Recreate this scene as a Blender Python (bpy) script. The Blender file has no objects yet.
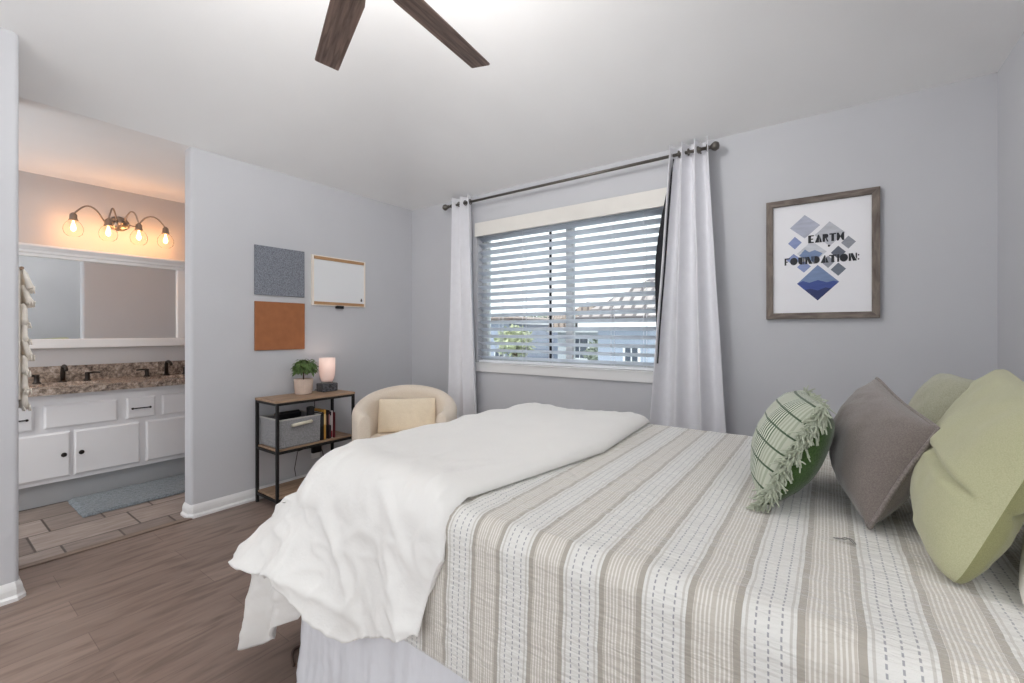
import bpy, bmesh, math, random
from mathutils import Vector, Matrix, noise

sc = bpy.context.scene
COL = sc.collection
PI = math.pi

# ---------------------------------------------------------------- camera, sky, lights, exposure
cam_d = bpy.data.cameras.new('camera'); cam = bpy.data.objects.new('camera', cam_d); COL.objects.link(cam)
cam_d.sensor_fit = 'HORIZONTAL'; cam_d.sensor_width = 36.0
cam_d.lens = 36.0 * 440.15 / 1024.0
cam_d.shift_y = -(341.5 - 331.6) / 1024.0
cam_d.clip_start = 0.02; cam_d.clip_end = 300
cam.location = (3.399, -2.999, 1.226)
cam.rotation_euler = (PI / 2, 0, 0.6238)
sc.camera = cam

world = bpy.data.worlds.new('sky'); sc.world = world; world.use_nodes = True
wn = world.node_tree.nodes; wl = world.node_tree.links
bg = wn['Background']; bg.inputs['Strength'].default_value = 1.4
w_tc = wn.new('ShaderNodeTexCoord'); w_no = wn.new('ShaderNodeTexNoise'); w_no.inputs['Scale'].default_value = 2.2
w_no.inputs['Detail'].default_value = 5
w_rp = wn.new('ShaderNodeValToRGB')
w_rp.color_ramp.elements[0].position = 0.35; w_rp.color_ramp.elements[0].color = (0.93, 0.96, 1.0, 1)
w_rp.color_ramp.elements[1].position = 0.65; w_rp.color_ramp.elements[1].color = (1.0, 1.0, 1.0, 1)
wl.new(w_tc.outputs['Generated'], w_no.inputs['Vector']); wl.new(w_no.outputs['Fac'], w_rp.inputs['Fac'])
wl.new(w_rp.outputs['Color'], bg.inputs['Color'])

def area_light(name, loc, rot, sx, sy, power, color=(1, 1, 1)):
    d = bpy.data.lights.new(name, 'AREA'); d.shape = 'RECTANGLE'; d.size = sx; d.size_y = sy
    d.energy = power; d.color = color
    o = bpy.data.objects.new(name, d); COL.objects.link(o); o.location = loc; o.rotation_euler = rot
    return o
sun_d = bpy.data.lights.new('sun', 'SUN'); sun_d.energy = 1.2; sun_d.angle = 0.3; sun_d.color = (1, 0.97, 0.92)
sun = bpy.data.objects.new('sun', sun_d); COL.objects.link(sun); sun.rotation_euler = (math.radians(38), 0, math.radians(25))

sc.view_settings.view_transform = 'Standard'; sc.view_settings.look = 'None'
sc.view_settings.exposure = 0.58; sc.view_settings.gamma = 1.0; sc.view_settings.use_curve_mapping = False
try:
    sc.cycles.use_denoising = True
    sc.cycles.max_bounces = 14; sc.cycles.diffuse_bounces = 8; sc.cycles.glossy_bounces = 6
    sc.cycles.transparent_max_bounces = 24; sc.cycles.transmission_bounces = 8
    sc.cycles.sample_clamp_indirect = 6.0
except Exception:
    pass

# ---------------------------------------------------------------- materials
def srgb(r, g, b):
    f = lambda c: (c / 255 / 12.92) if c / 255 <= 0.04045 else ((c / 255 + 0.055) / 1.055) ** 2.4
    return (f(r), f(g), f(b), 1)

def new_mat(name):
    m = bpy.data.materials.new(name); m.use_nodes = True
    nt = m.node_tree; b = nt.nodes['Principled BSDF']
    return m, nt, nt.nodes, nt.links, b

def mat(name, col, rough=0.6, var=0.06, scale=12, bump=0.0, bscale=80, metal=0.0, spec=0.4, stretch=(1, 1, 1), sheen=0.0):
    """one base colour broken up by noise, with optional fine bump"""
    m, nt, N, L, b = new_mat(name)
    tc = N.new('ShaderNodeTexCoord'); mp = N.new('ShaderNodeMapping'); mp.inputs['Scale'].default_value = stretch
    L.new(tc.outputs['Object'], mp.inputs['Vector'])
    n = N.new('ShaderNodeTexNoise'); n.inputs['Scale'].default_value = scale; n.inputs['Detail'].default_value = 4
    L.new(mp.outputs['Vector'], n.inputs['Vector'])
    r = N.new('ShaderNodeValToRGB')
    c = col if len(col) == 4 else (*col, 1)
    r.color_ramp.elements[0].position = 0.3; r.color_ramp.elements[1].position = 0.7
    r.color_ramp.elements[0].color = (*[max(0, x * (1 - var)) for x in c[:3]], 1)
    r.color_ramp.elements[1].color = (*[min(1, x * (1 + var)) for x in c[:3]], 1)
    L.new(n.outputs['Fac'], r.inputs['Fac']); L.new(r.outputs['Color'], b.inputs['Base Color'])
    b.inputs['Roughness'].default_value = rough; b.inputs['Metallic'].default_value = metal
    b.inputs['Specular IOR Level'].default_value = spec
    if sheen:
        b.inputs['Sheen Weight'].default_value = sheen; b.inputs['Sheen Roughness'].default_value = 0.5
    if bump:
        n2 = N.new('ShaderNodeTexNoise'); n2.inputs['Scale'].default_value = bscale; n2.inputs['Detail'].default_value = 3
        L.new(mp.outputs['Vector'], n2.inputs['Vector'])
        bp = N.new('ShaderNodeBump'); bp.inputs['Strength'].default_value = bump; bp.inputs['Distance'].default_value = 0.01
        L.new(n2.outputs['Fac'], bp.inputs['Height']); L.new(bp.outputs['Normal'], b.inputs['Normal'])
    return m

def emit_mat(name, col, strength):
    m, nt, N, L, b = new_mat(name)
    b.inputs['Base Color'].default_value = (*col[:3], 1); b.inputs['Emission Color'].default_value = (*col[:3], 1)
    b.inputs['Emission Strength'].default_value = strength
    return m

def clear_mat(name, tint=(1, 1, 1), ior=1.45, rough=0.02):
    """thin glass: see-through with a fresnel reflection"""
    m, nt, N, L, b = new_mat(name); N.remove(b)
    out = N['Material Output']; t = N.new('ShaderNodeBsdfTransparent'); t.inputs['Color'].default_value = (*tint, 1)
    g = N.new('ShaderNodeBsdfGlossy'); g.inputs['Roughness'].default_value = rough
    fr = N.new('ShaderNodeFresnel'); fr.inputs['IOR'].default_value = ior
    mx = N.new('ShaderNodeMixShader'); L.new(fr.outputs['Fac'], mx.inputs['Fac'])
    L.new(t.outputs['BSDF'], mx.inputs[1]); L.new(g.outputs['BSDF'], mx.inputs[2]); L.new(mx.outputs['Shader'], out.inputs['Surface'])
    return m

def ramp_stops(r, stops, interp='LINEAR'):
    cr = r.color_ramp; cr.interpolation = interp
    while len(cr.elements) > 1: cr.elements.remove(cr.elements[-1])
    cr.elements[0].position = stops[0][0]; cr.elements[0].color = stops[0][1]
    for p, c in stops[1:]:
        e = cr.elements.new(p); e.color = c

def math_node(N, L, op, a, b=None, c=None):
    n = N.new('ShaderNodeMath'); n.operation = op
    for i, v in enumerate((a, b, c)):
        if v is None: continue
        if isinstance(v, (int, float)): n.inputs[i].default_value = v
        else: L.new(v, n.inputs[i])
    return n.outputs[0]

def mix_rgb(N, L, mode, fac, a, b):
    n = N.new('ShaderNodeMix'); n.data_type = 'RGBA'; n.blend_type = mode
    for k, v in ((0, fac), (6, a), (7, b)):
        if isinstance(v, (int, float)): n.inputs[k].default_value = v
        elif isinstance(v, tuple): n.inputs[k].default_value = v
        else: L.new(v, n.inputs[k])
    return n.outputs[2]

def wood_mat(name, c1, c2, axis='Y', scale=6, rough=0.5, stretch=12):
    m, nt, N, L, b = new_mat(name)
    tc = N.new('ShaderNodeTexCoord'); mp = N.new('ShaderNodeMapping')
    s = [stretch] * 3; s['XYZ'.index(axis)] = 1.0
    mp.inputs['Scale'].default_value = s; L.new(tc.outputs['Object'], mp.inputs['Vector'])
    n = N.new('ShaderNodeTexNoise'); n.inputs['Scale'].default_value = scale; n.inputs['Detail'].default_value = 6; n.inputs['Distortion'].default_value = 0.6
    L.new(mp.outputs['Vector'], n.inputs['Vector'])
    r = N.new('ShaderNodeValToRGB'); ramp_stops(r, [(0.32, c1), (0.68, c2)]); L.new(n.outputs['Fac'], r.inputs['Fac'])
    L.new(r.outputs['Color'], b.inputs['Base Color']); b.inputs['Roughness'].default_value = rough
    bp = N.new('ShaderNodeBump'); bp.inputs['Strength'].default_value = 0.25; bp.inputs['Distance'].default_value = 0.004
    L.new(n.outputs['Fac'], bp.inputs['Height']); L.new(bp.outputs['Normal'], b.inputs['Normal'])
    return m

def floor_mat():
    m, nt, N, L, b = new_mat('vinyl plank')
    tc = N.new('ShaderNodeTexCoord'); sx = N.new('ShaderNodeSeparateXYZ'); L.new(tc.outputs['Object'], sx.inputs[0])
    cx = N.new('ShaderNodeCombineXYZ'); L.new(sx.outputs['Y'], cx.inputs['X']); L.new(sx.outputs['X'], cx.inputs['Y'])
    br = N.new('ShaderNodeTexBrick'); br.offset = 0.37; br.inputs['Scale'].default_value = 1.0
    br.inputs['Brick Width'].default_value = 1.22; br.inputs['Row Height'].default_value = 0.178
    br.inputs['Mortar Size'].default_value = 0.0012; br.inputs['Mortar Smooth'].default_value = 0.2; br.inputs['Bias'].default_value = 0.0
    br.inputs['Color1'].default_value = srgb(148, 130, 120); br.inputs['Color2'].default_value = srgb(134, 117, 108)
    br.inputs['Mortar'].default_value = srgb(112, 96, 88); L.new(cx.outputs[0], br.inputs['Vector'])
    mp = N.new('ShaderNodeMapping'); mp.inputs['Scale'].default_value = (1.6, 9, 1); L.new(cx.outputs[0], mp.inputs['Vector'])
    n = N.new('ShaderNodeTexNoise'); n.inputs['Scale'].default_value = 2.2; n.inputs['Detail'].default_value = 7; n.inputs['Distortion'].default_value = 0.8
    L.new(mp.outputs[0], n.inputs['Vector'])
    r = N.new('ShaderNodeValToRGB'); ramp_stops(r, [(0.3, (0.52, 0.48, 0.46, 1)), (0.5, (0.9, 0.88, 0.87, 1)), (0.72, (1.12, 1.1, 1.08, 1))])
    L.new(n.outputs['Fac'], r.inputs['Fac'])
    c = mix_rgb(N, L, 'MULTIPLY', 0.85, br.outputs['Color'], r.outputs['Color'])
    L.new(c, b.inputs['Base Color']); b.inputs['Roughness'].default_value = 0.42; b.inputs['Specular IOR Level'].default_value = 0.35
    bp = N.new('ShaderNodeBump'); bp.inputs['Strength'].default_value = 0.12; bp.inputs['Distance'].default_value = 0.003
    L.new(n.outputs['Fac'], bp.inputs['Height']); L.new(bp.outputs['Normal'], b.inputs['Normal'])
    return m

def tile_mat():
    m, nt, N, L, b = new_mat('stone tile')
    tc = N.new('ShaderNodeTexCoord'); sx = N.new('ShaderNodeSeparateXYZ'); L.new(tc.outputs['Object'], sx.inputs[0])
    cx = N.new('ShaderNodeCombineXYZ'); L.new(sx.outputs['Y'], cx.inputs['X']); L.new(sx.outputs['X'], cx.inputs['Y'])
    br = N.new('ShaderNodeTexBrick'); br.offset = 0.43; br.squash = 0.55; br.squash_frequency = 2
    br.inputs['Scale'].default_value = 1.0; br.inputs['Brick Width'].default_value = 0.46; br.inputs['Row Height'].default_value = 0.3
    br.inputs['Mortar Size'].default_value = 0.006; br.inputs['Mortar Smooth'].default_value = 0.3
    br.inputs['Color1'].default_value = srgb(168, 156, 148); br.inputs['Color2'].default_value = srgb(118, 106, 99); br.inputs['Mortar'].default_value = srgb(84, 74, 68)
    L.new(cx.outputs[0], br.inputs['Vector'])
    mp = N.new('ShaderNodeMapping'); mp.inputs['Scale'].default_value = (3, 16, 1); L.new(cx.outputs[0], mp.inputs['Vector'])
    n = N.new('ShaderNodeTexNoise'); n.inputs['Scale'].default_value = 2.0; n.inputs['Detail'].default_value = 8
    L.new(mp.outputs[0], n.inputs['Vector'])
    r = N.new('ShaderNodeValToRGB'); ramp_stops(r, [(0.3, (0.6, 0.57, 0.55, 1)), (0.7, (1.1, 1.1, 1.1, 1))]); L.new(n.outputs['Fac'], r.inputs['Fac'])
    c = mix_rgb(N, L, 'MULTIPLY', 0.8, br.outputs['Color'], r.outputs['Color'])
    L.new(c, b.inputs['Base Color']); b.inputs['Roughness'].default_value = 0.45
    bp = N.new('ShaderNodeBump'); bp.inputs['Strength'].default_value = 0.5; bp.inputs['Distance'].default_value = 0.004; bp.invert = True
    L.new(br.outputs['Fac'], bp.inputs['Height']); L.new(bp.outputs['Normal'], b.inputs['Normal'])
    return m

def granite_mat():
    m, nt, N, L, b = new_mat('granite')
    tc = N.new('ShaderNodeTexCoord')
    v = N.new('ShaderNodeTexVoronoi'); v.inputs['Scale'].default_value = 85; L.new(tc.outputs['Object'], v.inputs['Vector'])
    n = N.new('ShaderNodeTexNoise'); n.inputs['Scale'].default_value = 32; n.inputs['Detail'].default_value = 8; n.inputs['Roughness'].default_value = 0.7
    L.new(tc.outputs['Object'], n.inputs['Vector'])
    r = N.new('ShaderNodeValToRGB')
    ramp_stops(r, [(0.34, srgb(62, 54, 50)), (0.45, srgb(128, 116, 106)), (0.54, srgb(166, 152, 140)), (0.66, srgb(205, 196, 186))])
    L.new(n.outputs['Fac'], r.inputs['Fac'])
    r2 = N.new('ShaderNodeValToRGB'); ramp_stops(r2, [(0.0, (0.75, 0.7, 0.66, 1)), (1.0, (1.05, 1.02, 1.0, 1))])
    sv = N.new('ShaderNodeSeparateColor'); L.new(v.outputs['Color'], sv.inputs[0]); L.new(sv.outputs[0], r2.inputs['Fac'])
    L.new(mix_rgb(N, L, 'MULTIPLY', 0.8, r.outputs['Color'], r2.outputs['Color']), b.inputs['Base Color'])
    b.inputs['Roughness'].default_value = 0.22
    return m

def coverlet_mat():
    """woven stripes across the bed: u is metres along the bed, v metres of cloth across it"""
    m, nt, N, L, b = new_mat('striped coverlet')
    uv = N.new('ShaderNodeUVMap'); uv.uv_map = 'UVMap'; s = N.new('ShaderNodeSeparateXYZ'); L.new(uv.outputs['UV'], s.inputs[0])
    u, v = s.outputs['X'], s.outputs['Y']
    P = 0.163
    nz = N.new('ShaderNodeTexNoise'); nz.inputs['Scale'].default_value = 9; L.new(uv.outputs['UV'], nz.inputs['Vector'])
    u2 = math_node(N, L, 'ADD', u, math_node(N, L, 'MULTIPLY', math_node(N, L, 'SUBTRACT', nz.outputs['Fac'], 0.5), 0.006))
    fr = math_node(N, L, 'FRACT', math_node(N, L, 'DIVIDE', math_node(N, L, 'SUBTRACT', u2, 2.506 - P / 2 - P * 40), P))   # 0.5 = middle of a pale band
    d = math_node(N, L, 'ABSOLUTE', math_node(N, L, 'SUBTRACT', fr, 0.5))       # 0 .. 0.5
    white = srgb(224, 223, 219); taupe = srgb(174, 168, 158); beige = srgb(198, 192, 182)
    r = N.new('ShaderNodeValToRGB')
    ramp_stops(r, [(0, white), (0.235, taupe), (0.305, beige)], 'CONSTANT'); L.new(d, r.inputs['Fac'])
    # fine pale pinstripes inside the beige band
    fine = math_node(N, L, 'FRACT', math_node(N, L, 'MULTIPLY', d, 24.0))
    fm = math_node(N, L, 'MULTIPLY', math_node(N, L, 'LESS_THAN', fine, 0.42), math_node(N, L, 'GREATER_THAN', d, 0.305))
    c = mix_rgb(N, L, 'MIX', fm, r.outputs['Color'], srgb(226, 223, 217))
    # fine grey threads at the rim of the pale band
    rim = math_node(N, L, 'COMPARE', d, 0.195, 0.012)
    c = mix_rgb(N, L, 'MIX', math_node(N, L, 'MULTIPLY', rim, 0.5), c, taupe)
    # dashed grey stitches: three lines in each pale band
    dash = math_node(N, L, 'LESS_THAN', math_node(N, L, 'FRACT', math_node(N, L, 'DIVIDE', v, 0.0115)), 0.6)
    l0 = math_node(N, L, 'COMPARE', d, 0.0, 0.009); l1 = math_node(N, L, 'COMPARE', d, 0.115, 0.009)
    ln = math_node(N, L, 'MULTIPLY', math_node(N, L, 'MAXIMUM', l0, l1), dash)
    c = mix_rgb(N, L, 'MIX', math_node(N, L, 'MULTIPLY', ln, 0.85), c, srgb(150, 151, 156))
    L.new(c, b.inputs['Base Color']); b.inputs['Roughness'].default_value = 0.85
    b.inputs['Sheen Weight'].default_value = 1.0; b.inputs['Sheen Roughness'].default_value = 0.38; b.inputs['Specular IOR Level'].default_value = 0.2
    mp = N.new('ShaderNodeMapping'); mp.inputs['Scale'].default_value = (14, 60, 1); L.new(uv.outputs['UV'], mp.inputs['Vector'])
    n = N.new('ShaderNodeTexNoise'); n.inputs['Scale'].default_value = 1.6; n.inputs['Detail'].default_value = 5; L.new(mp.outputs[0], n.inputs['Vector'])
    bp = N.new('ShaderNodeBump'); bp.inputs['Strength'].default_value = 0.8; bp.inputs['Distance'].default_value = 0.008
    L.new(n.outputs['Fac'], bp.inputs['Height']); L.new(bp.outputs['Normal'], b.inputs['Normal'])
    return m

def weave_mat(name, c1, c2, scale=260, rough=0.9, sheen=0.3, bump=0.4):
    m, nt, N, L, b = new_mat(name)
    tc = N.new('ShaderNodeTexCoord'); n = N.new('ShaderNodeTexNoise'); n.inputs['Scale'].default_value = scale; n.inputs['Detail'].default_value = 2
    L.new(tc.outputs['Object'], n.inputs['Vector'])
    r = N.new('ShaderNodeValToRGB'); ramp_stops(r, [(0.38, c1), (0.62, c2)]); L.new(n.outputs['Fac'], r.inputs['Fac'])
    L.new(r.outputs['Color'], b.inputs['Base Color']); b.inputs['Roughness'].default_value = rough
    b.inputs['Sheen Weight'].default_value = sheen; b.inputs['Specular IOR Level'].default_value = 0.15
    bp = N.new('ShaderNodeBump'); bp.inputs['Strength'].default_value = bump; bp.inputs['Distance'].default_value = 0.002
    L.new(n.outputs['Fac'], bp.inputs['Height']); L.new(bp.outputs['Normal'], b.inputs['Normal'])
    return m

def stripe_pillow_mat():
    """green and cream woven stripes running down the cover, a few dark cords across it (u, v run 0..1 over the face)"""
    m, nt, N, L, b = new_mat('green striped weave')
    uv = N.new('ShaderNodeUVMap'); uv.uv_map = 'UVMap'; s = N.new('ShaderNodeSeparateXYZ'); L.new(uv.outputs['UV'], s.inputs[0])
    u, v = s.outputs['X'], s.outputs['Y']
    st = math_node(N, L, 'LESS_THAN', math_node(N, L, 'FRACT', math_node(N, L, 'MULTIPLY', u, 34.0)), 0.5)
    zone = math_node(N, L, 'LESS_THAN', math_node(N, L, 'ABSOLUTE', math_node(N, L, 'SUBTRACT', math_node(N, L, 'FRACT', math_node(N, L, 'MULTIPLY', u, 2.0)), 0.5)), 0.2)
    c = mix_rgb(N, L, 'MIX', math_node(N, L, 'MULTIPLY', st, 0.55), srgb(184, 188, 172), srgb(132, 144, 122))
    c2 = mix_rgb(N, L, 'MIX', st, srgb(206, 210, 196), srgb(72, 96, 66))
    c = mix_rgb(N, L, 'MIX', zone, c, c2)
    cord = math_node(N, L, 'LESS_THAN', math_node(N, L, 'FRACT', math_node(N, L, 'ADD', math_node(N, L, 'MULTIPLY', v, 6.0), 0.3)), 0.10)
    c = mix_rgb(N, L, 'MIX', cord, c, srgb(64, 84, 60))
    L.new(c, b.inputs['Base Color']); b.inputs['Roughness'].default_value = 0.9; b.inputs['Sheen Weight'].default_value = 0.2
    return m

def rooftile_mat(name, c1, c2):
    m, nt, N, L, b = new_mat(name)
    tc = N.new('ShaderNodeTexCoord')
    br = N.new('ShaderNodeTexBrick'); br.inputs['Scale'].default_value = 1.0; br.inputs['Brick Width'].default_value = 0.3; br.inputs['Row Height'].default_value = 0.36
    br.inputs['Mortar Size'].default_value = 0.05; br.inputs['Color1'].default_value = c1; br.inputs['Color2'].default_value = c2
    br.inputs['Mortar'].default_value = (c1[0] * .35, c1[1] * .35, c1[2] * .38, 1); L.new(tc.outputs['UV'], br.inputs['Vector'])
    L.new(br.outputs['Color'], b.inputs['Base Color']); b.inputs['Roughness'].default_value = 0.8
    return m

M = {}
M['wall'] = mat('grey wall paint', srgb(199, 200, 204), 0.75, 0.012, 3, 0.05, 160)
M['bathwall'] = mat('bathroom wall paint', srgb(198, 196, 196), 0.7, 0.012, 3, 0.05, 160)
M['ceil'] = mat('ceiling paint', srgb(238, 238, 238), 0.85, 0.012, 3, 0.06, 140)
M['trim'] = mat('white trim paint', srgb(232, 232, 232), 0.4, 0.01, 5)
M['floor'] = floor_mat(); M['tile'] = tile_mat(); M['granite'] = granite_mat()
M['cabinet'] = mat('white cabinet paint', srgb(226, 226, 228), 0.45, 0.015, 5)
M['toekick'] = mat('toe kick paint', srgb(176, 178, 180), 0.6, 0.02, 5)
M['bronze'] = mat('dark bronze', srgb(48, 43, 40), 0.35, 0.1, 30, metal=0.7)
M['nickel'] = mat('brushed nickel', srgb(146, 138, 130), 0.32, 0.06, 40, metal=0.9)
M['rodmetal'] = mat('pewter', srgb(112, 108, 102), 0.35, 0.08, 40, metal=0.8)
M['glass'] = clear_mat('window glass', (0.95, 0.98, 0.98)); M['bulbglass'] = clear_mat('globe glass', (1, 0.985, 0.96), ior=1.035)
M['filament'] = emit_mat('filament', (1.0, 0.55, 0.2), 9)
M['vinyl'] = mat('white vinyl', srgb(205, 208, 210), 0.4, 0.01, 5)
M['blind'] = mat('blind slat white', srgb(236, 238, 242), 0.5, 0.02, 8)
def translucent_slat():
    m, nt, N, L, b = new_mat('translucent white slat')
    tr = N.new('ShaderNodeBsdfTranslucent'); tr.inputs['Color'].default_value = (.93, .96, 1.0, 1)
    n = N.new('ShaderNodeTexNoise'); n.inputs['Scale'].default_value = 8; r = N.new('ShaderNodeValToRGB'); ramp_stops(r, [(.3, srgb(232, 235, 240)), (.7, srgb(240, 242, 246))])
    L.new(n.outputs['Fac'], r.inputs['Fac']); L.new(r.outputs['Color'], b.inputs['Base Color']); b.inputs['Roughness'].default_value = .5
    mx = N.new('ShaderNodeMixShader'); mx.inputs['Fac'].default_value = .8; L.new(b.outputs[0], mx.inputs[1]); L.new(tr.outputs[0], mx.inputs[2]); L.new(mx.outputs[0], N['Material Output'].inputs['Surface'])
    return m
M['slat'] = translucent_slat()
M['valance'] = mat('cream valance', srgb(228, 225, 219), 0.5, 0.02, 8)
M['curtain'] = mat('white curtain cloth', srgb(230, 230, 234), 0.9, 0.02, 20, 0.12, 350, sheen=0.2)
M['lining'] = mat('black curtain lining', srgb(38, 38, 42), 0.9, 0.05, 20)
M['black'] = mat('black steel', srgb(24, 23, 24), 0.55, 0.08, 30)
M['blackplastic'] = mat('black plastic', srgb(30, 30, 32), 0.4, 0.08, 30)
M['shelfwood'] = wood_mat('rustic shelf board', srgb(132, 106, 86), srgb(178, 150, 124), 'Y', 5, 0.55)
M['fanwood'] = wood_mat('dark fan blade wood', srgb(84, 68, 61), srgb(140, 119, 108), 'X', 5, 0.5, 14)
M['framewood'] = wood_mat('weathered frame wood', srgb(92, 82, 76), srgb(138, 127, 118), 'X', 9, 0.7, 5)
M['framewoodv'] = wood_mat('weathered frame wood upright', srgb(92, 82, 76), srgb(138, 127, 118), 'Z', 9, 0.7, 5)
M['paper'] = mat('poster paper', srgb(238, 238, 242), 0.6, 0.01, 5)
M['ink'] = mat('black ink', srgb(40, 42, 48), 0.6, 0.05, 30)
M['felt'] = weave_mat('grey felt', srgb(104, 108, 118), srgb(146, 150, 159), 170)
M['tan'] = mat('tan leather', srgb(160, 102, 64), 0.55, 0.08, 18, 0.15, 260)
M['whiteboard'] = mat('whiteboard', srgb(232, 234, 236), 0.25, 0.01, 3)
M['wbframe'] = mat('cream board frame', srgb(238, 230, 220), 0.45, 0.02, 8)
M['oak'] = wood_mat('oak strip', srgb(170, 128, 88), srgb(196, 156, 114), 'Y', 5, 0.5)
M['basket'] = weave_mat('grey basket cloth', srgb(120, 120, 122), srgb(158, 158, 160), 220)
M['basketin'] = mat('dark basket lining', srgb(70, 68, 68), 0.9)
M['rim'] = mat('light basket rim', srgb(176, 174, 170), 0.85)
M['handlecord'] = mat('cream handle', srgb(216, 210, 192), 0.8)
M['pot'] = mat('blush ribbed pot', srgb(206, 186, 172), 0.7, 0.04, 30)
M['soil'] = mat('dark soil', srgb(52, 44, 38), 0.95, 0.2, 60)
M['leaf'] = mat('green leaf', srgb(96, 122, 70), 0.5, 0.35, 25)
M['bark'] = mat('brown stem', srgb(84, 66, 50), 0.8, 0.15, 40)
M['speckle'] = weave_mat('speckled black stone', srgb(24, 24, 26), srgb(104, 104, 110), 130)
M['cream'] = weave_mat('cream upholstery', srgb(226, 212, 194), srgb(236, 224, 208), 240, bump=0.15)
M['creampillow'] = weave_mat('cream cushion', srgb(232, 217, 192), srgb(240, 226, 203), 240, bump=0.15)
M['duvet'] = mat('white cotton', srgb(232, 231, 228), 0.9, 0.012, 6, 0.1, 90, sheen=0.15)
M['skirt'] = mat('pale bed skirt', srgb(222, 223, 228), 0.9, 0.02, 10, 0.6, 22, stretch=(1, 1, 0.2))
M['mattress'] = mat('mattress ticking', srgb(220, 220, 220), 0.9)
M['coverlet'] = coverlet_mat()
M['graypillow'] = weave_mat('grey brown chenille', srgb(110, 101, 97), srgb(130, 121, 116), 480, sheen=0.5)
M['graypipe'] = weave_mat('grey piping', srgb(118, 110, 106), srgb(140, 132, 128), 220)
M['olive'] = weave_mat('pale olive linen', srgb(172, 172, 138), srgb(184, 184, 150), 600)
M['olivedark'] = weave_mat('olive linen back', srgb(138, 138, 94), srgb(148, 148, 104), 600)
M['sage'] = weave_mat('sage linen', srgb(160, 160, 138), srgb(176, 176, 154), 300)
M['greenback'] = weave_mat('green cushion back', srgb(58, 82, 44), srgb(72, 98, 54), 260)
M['greenstripe'] = stripe_pillow_mat()
M['fringe'] = mat('sage fringe', srgb(178, 184, 166), 0.9, 0.12, 60)
M['pillowwhite'] = mat('white pillowcase', srgb(228, 224, 218), 0.9, 0.015, 10)
M['rug'] = weave_mat('blue grey bath mat', srgb(98, 106, 112), srgb(128, 136, 141), 120, bump=0.9)
M['macrame'] = mat('cream tassel yarn', srgb(238, 232, 222), 0.95, 0.08, 40)
M['cable'] = mat('brown cable', srgb(92, 74, 66), 0.6)
M['mirror'] = mat('mirror silver', (0.93, 0.95, 0.95), 0.01, 0.0, 3, metal=1.0)
M['thread'] = mat('grey thread', srgb(140, 138, 136), .9)
M['plug'] = mat('white outlet plastic', srgb(230, 230, 230), 0.4)
M['strip'] = wood_mat('threshold strip', srgb(112, 97, 87), srgb(140, 122, 110), 'Y', 6)

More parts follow.
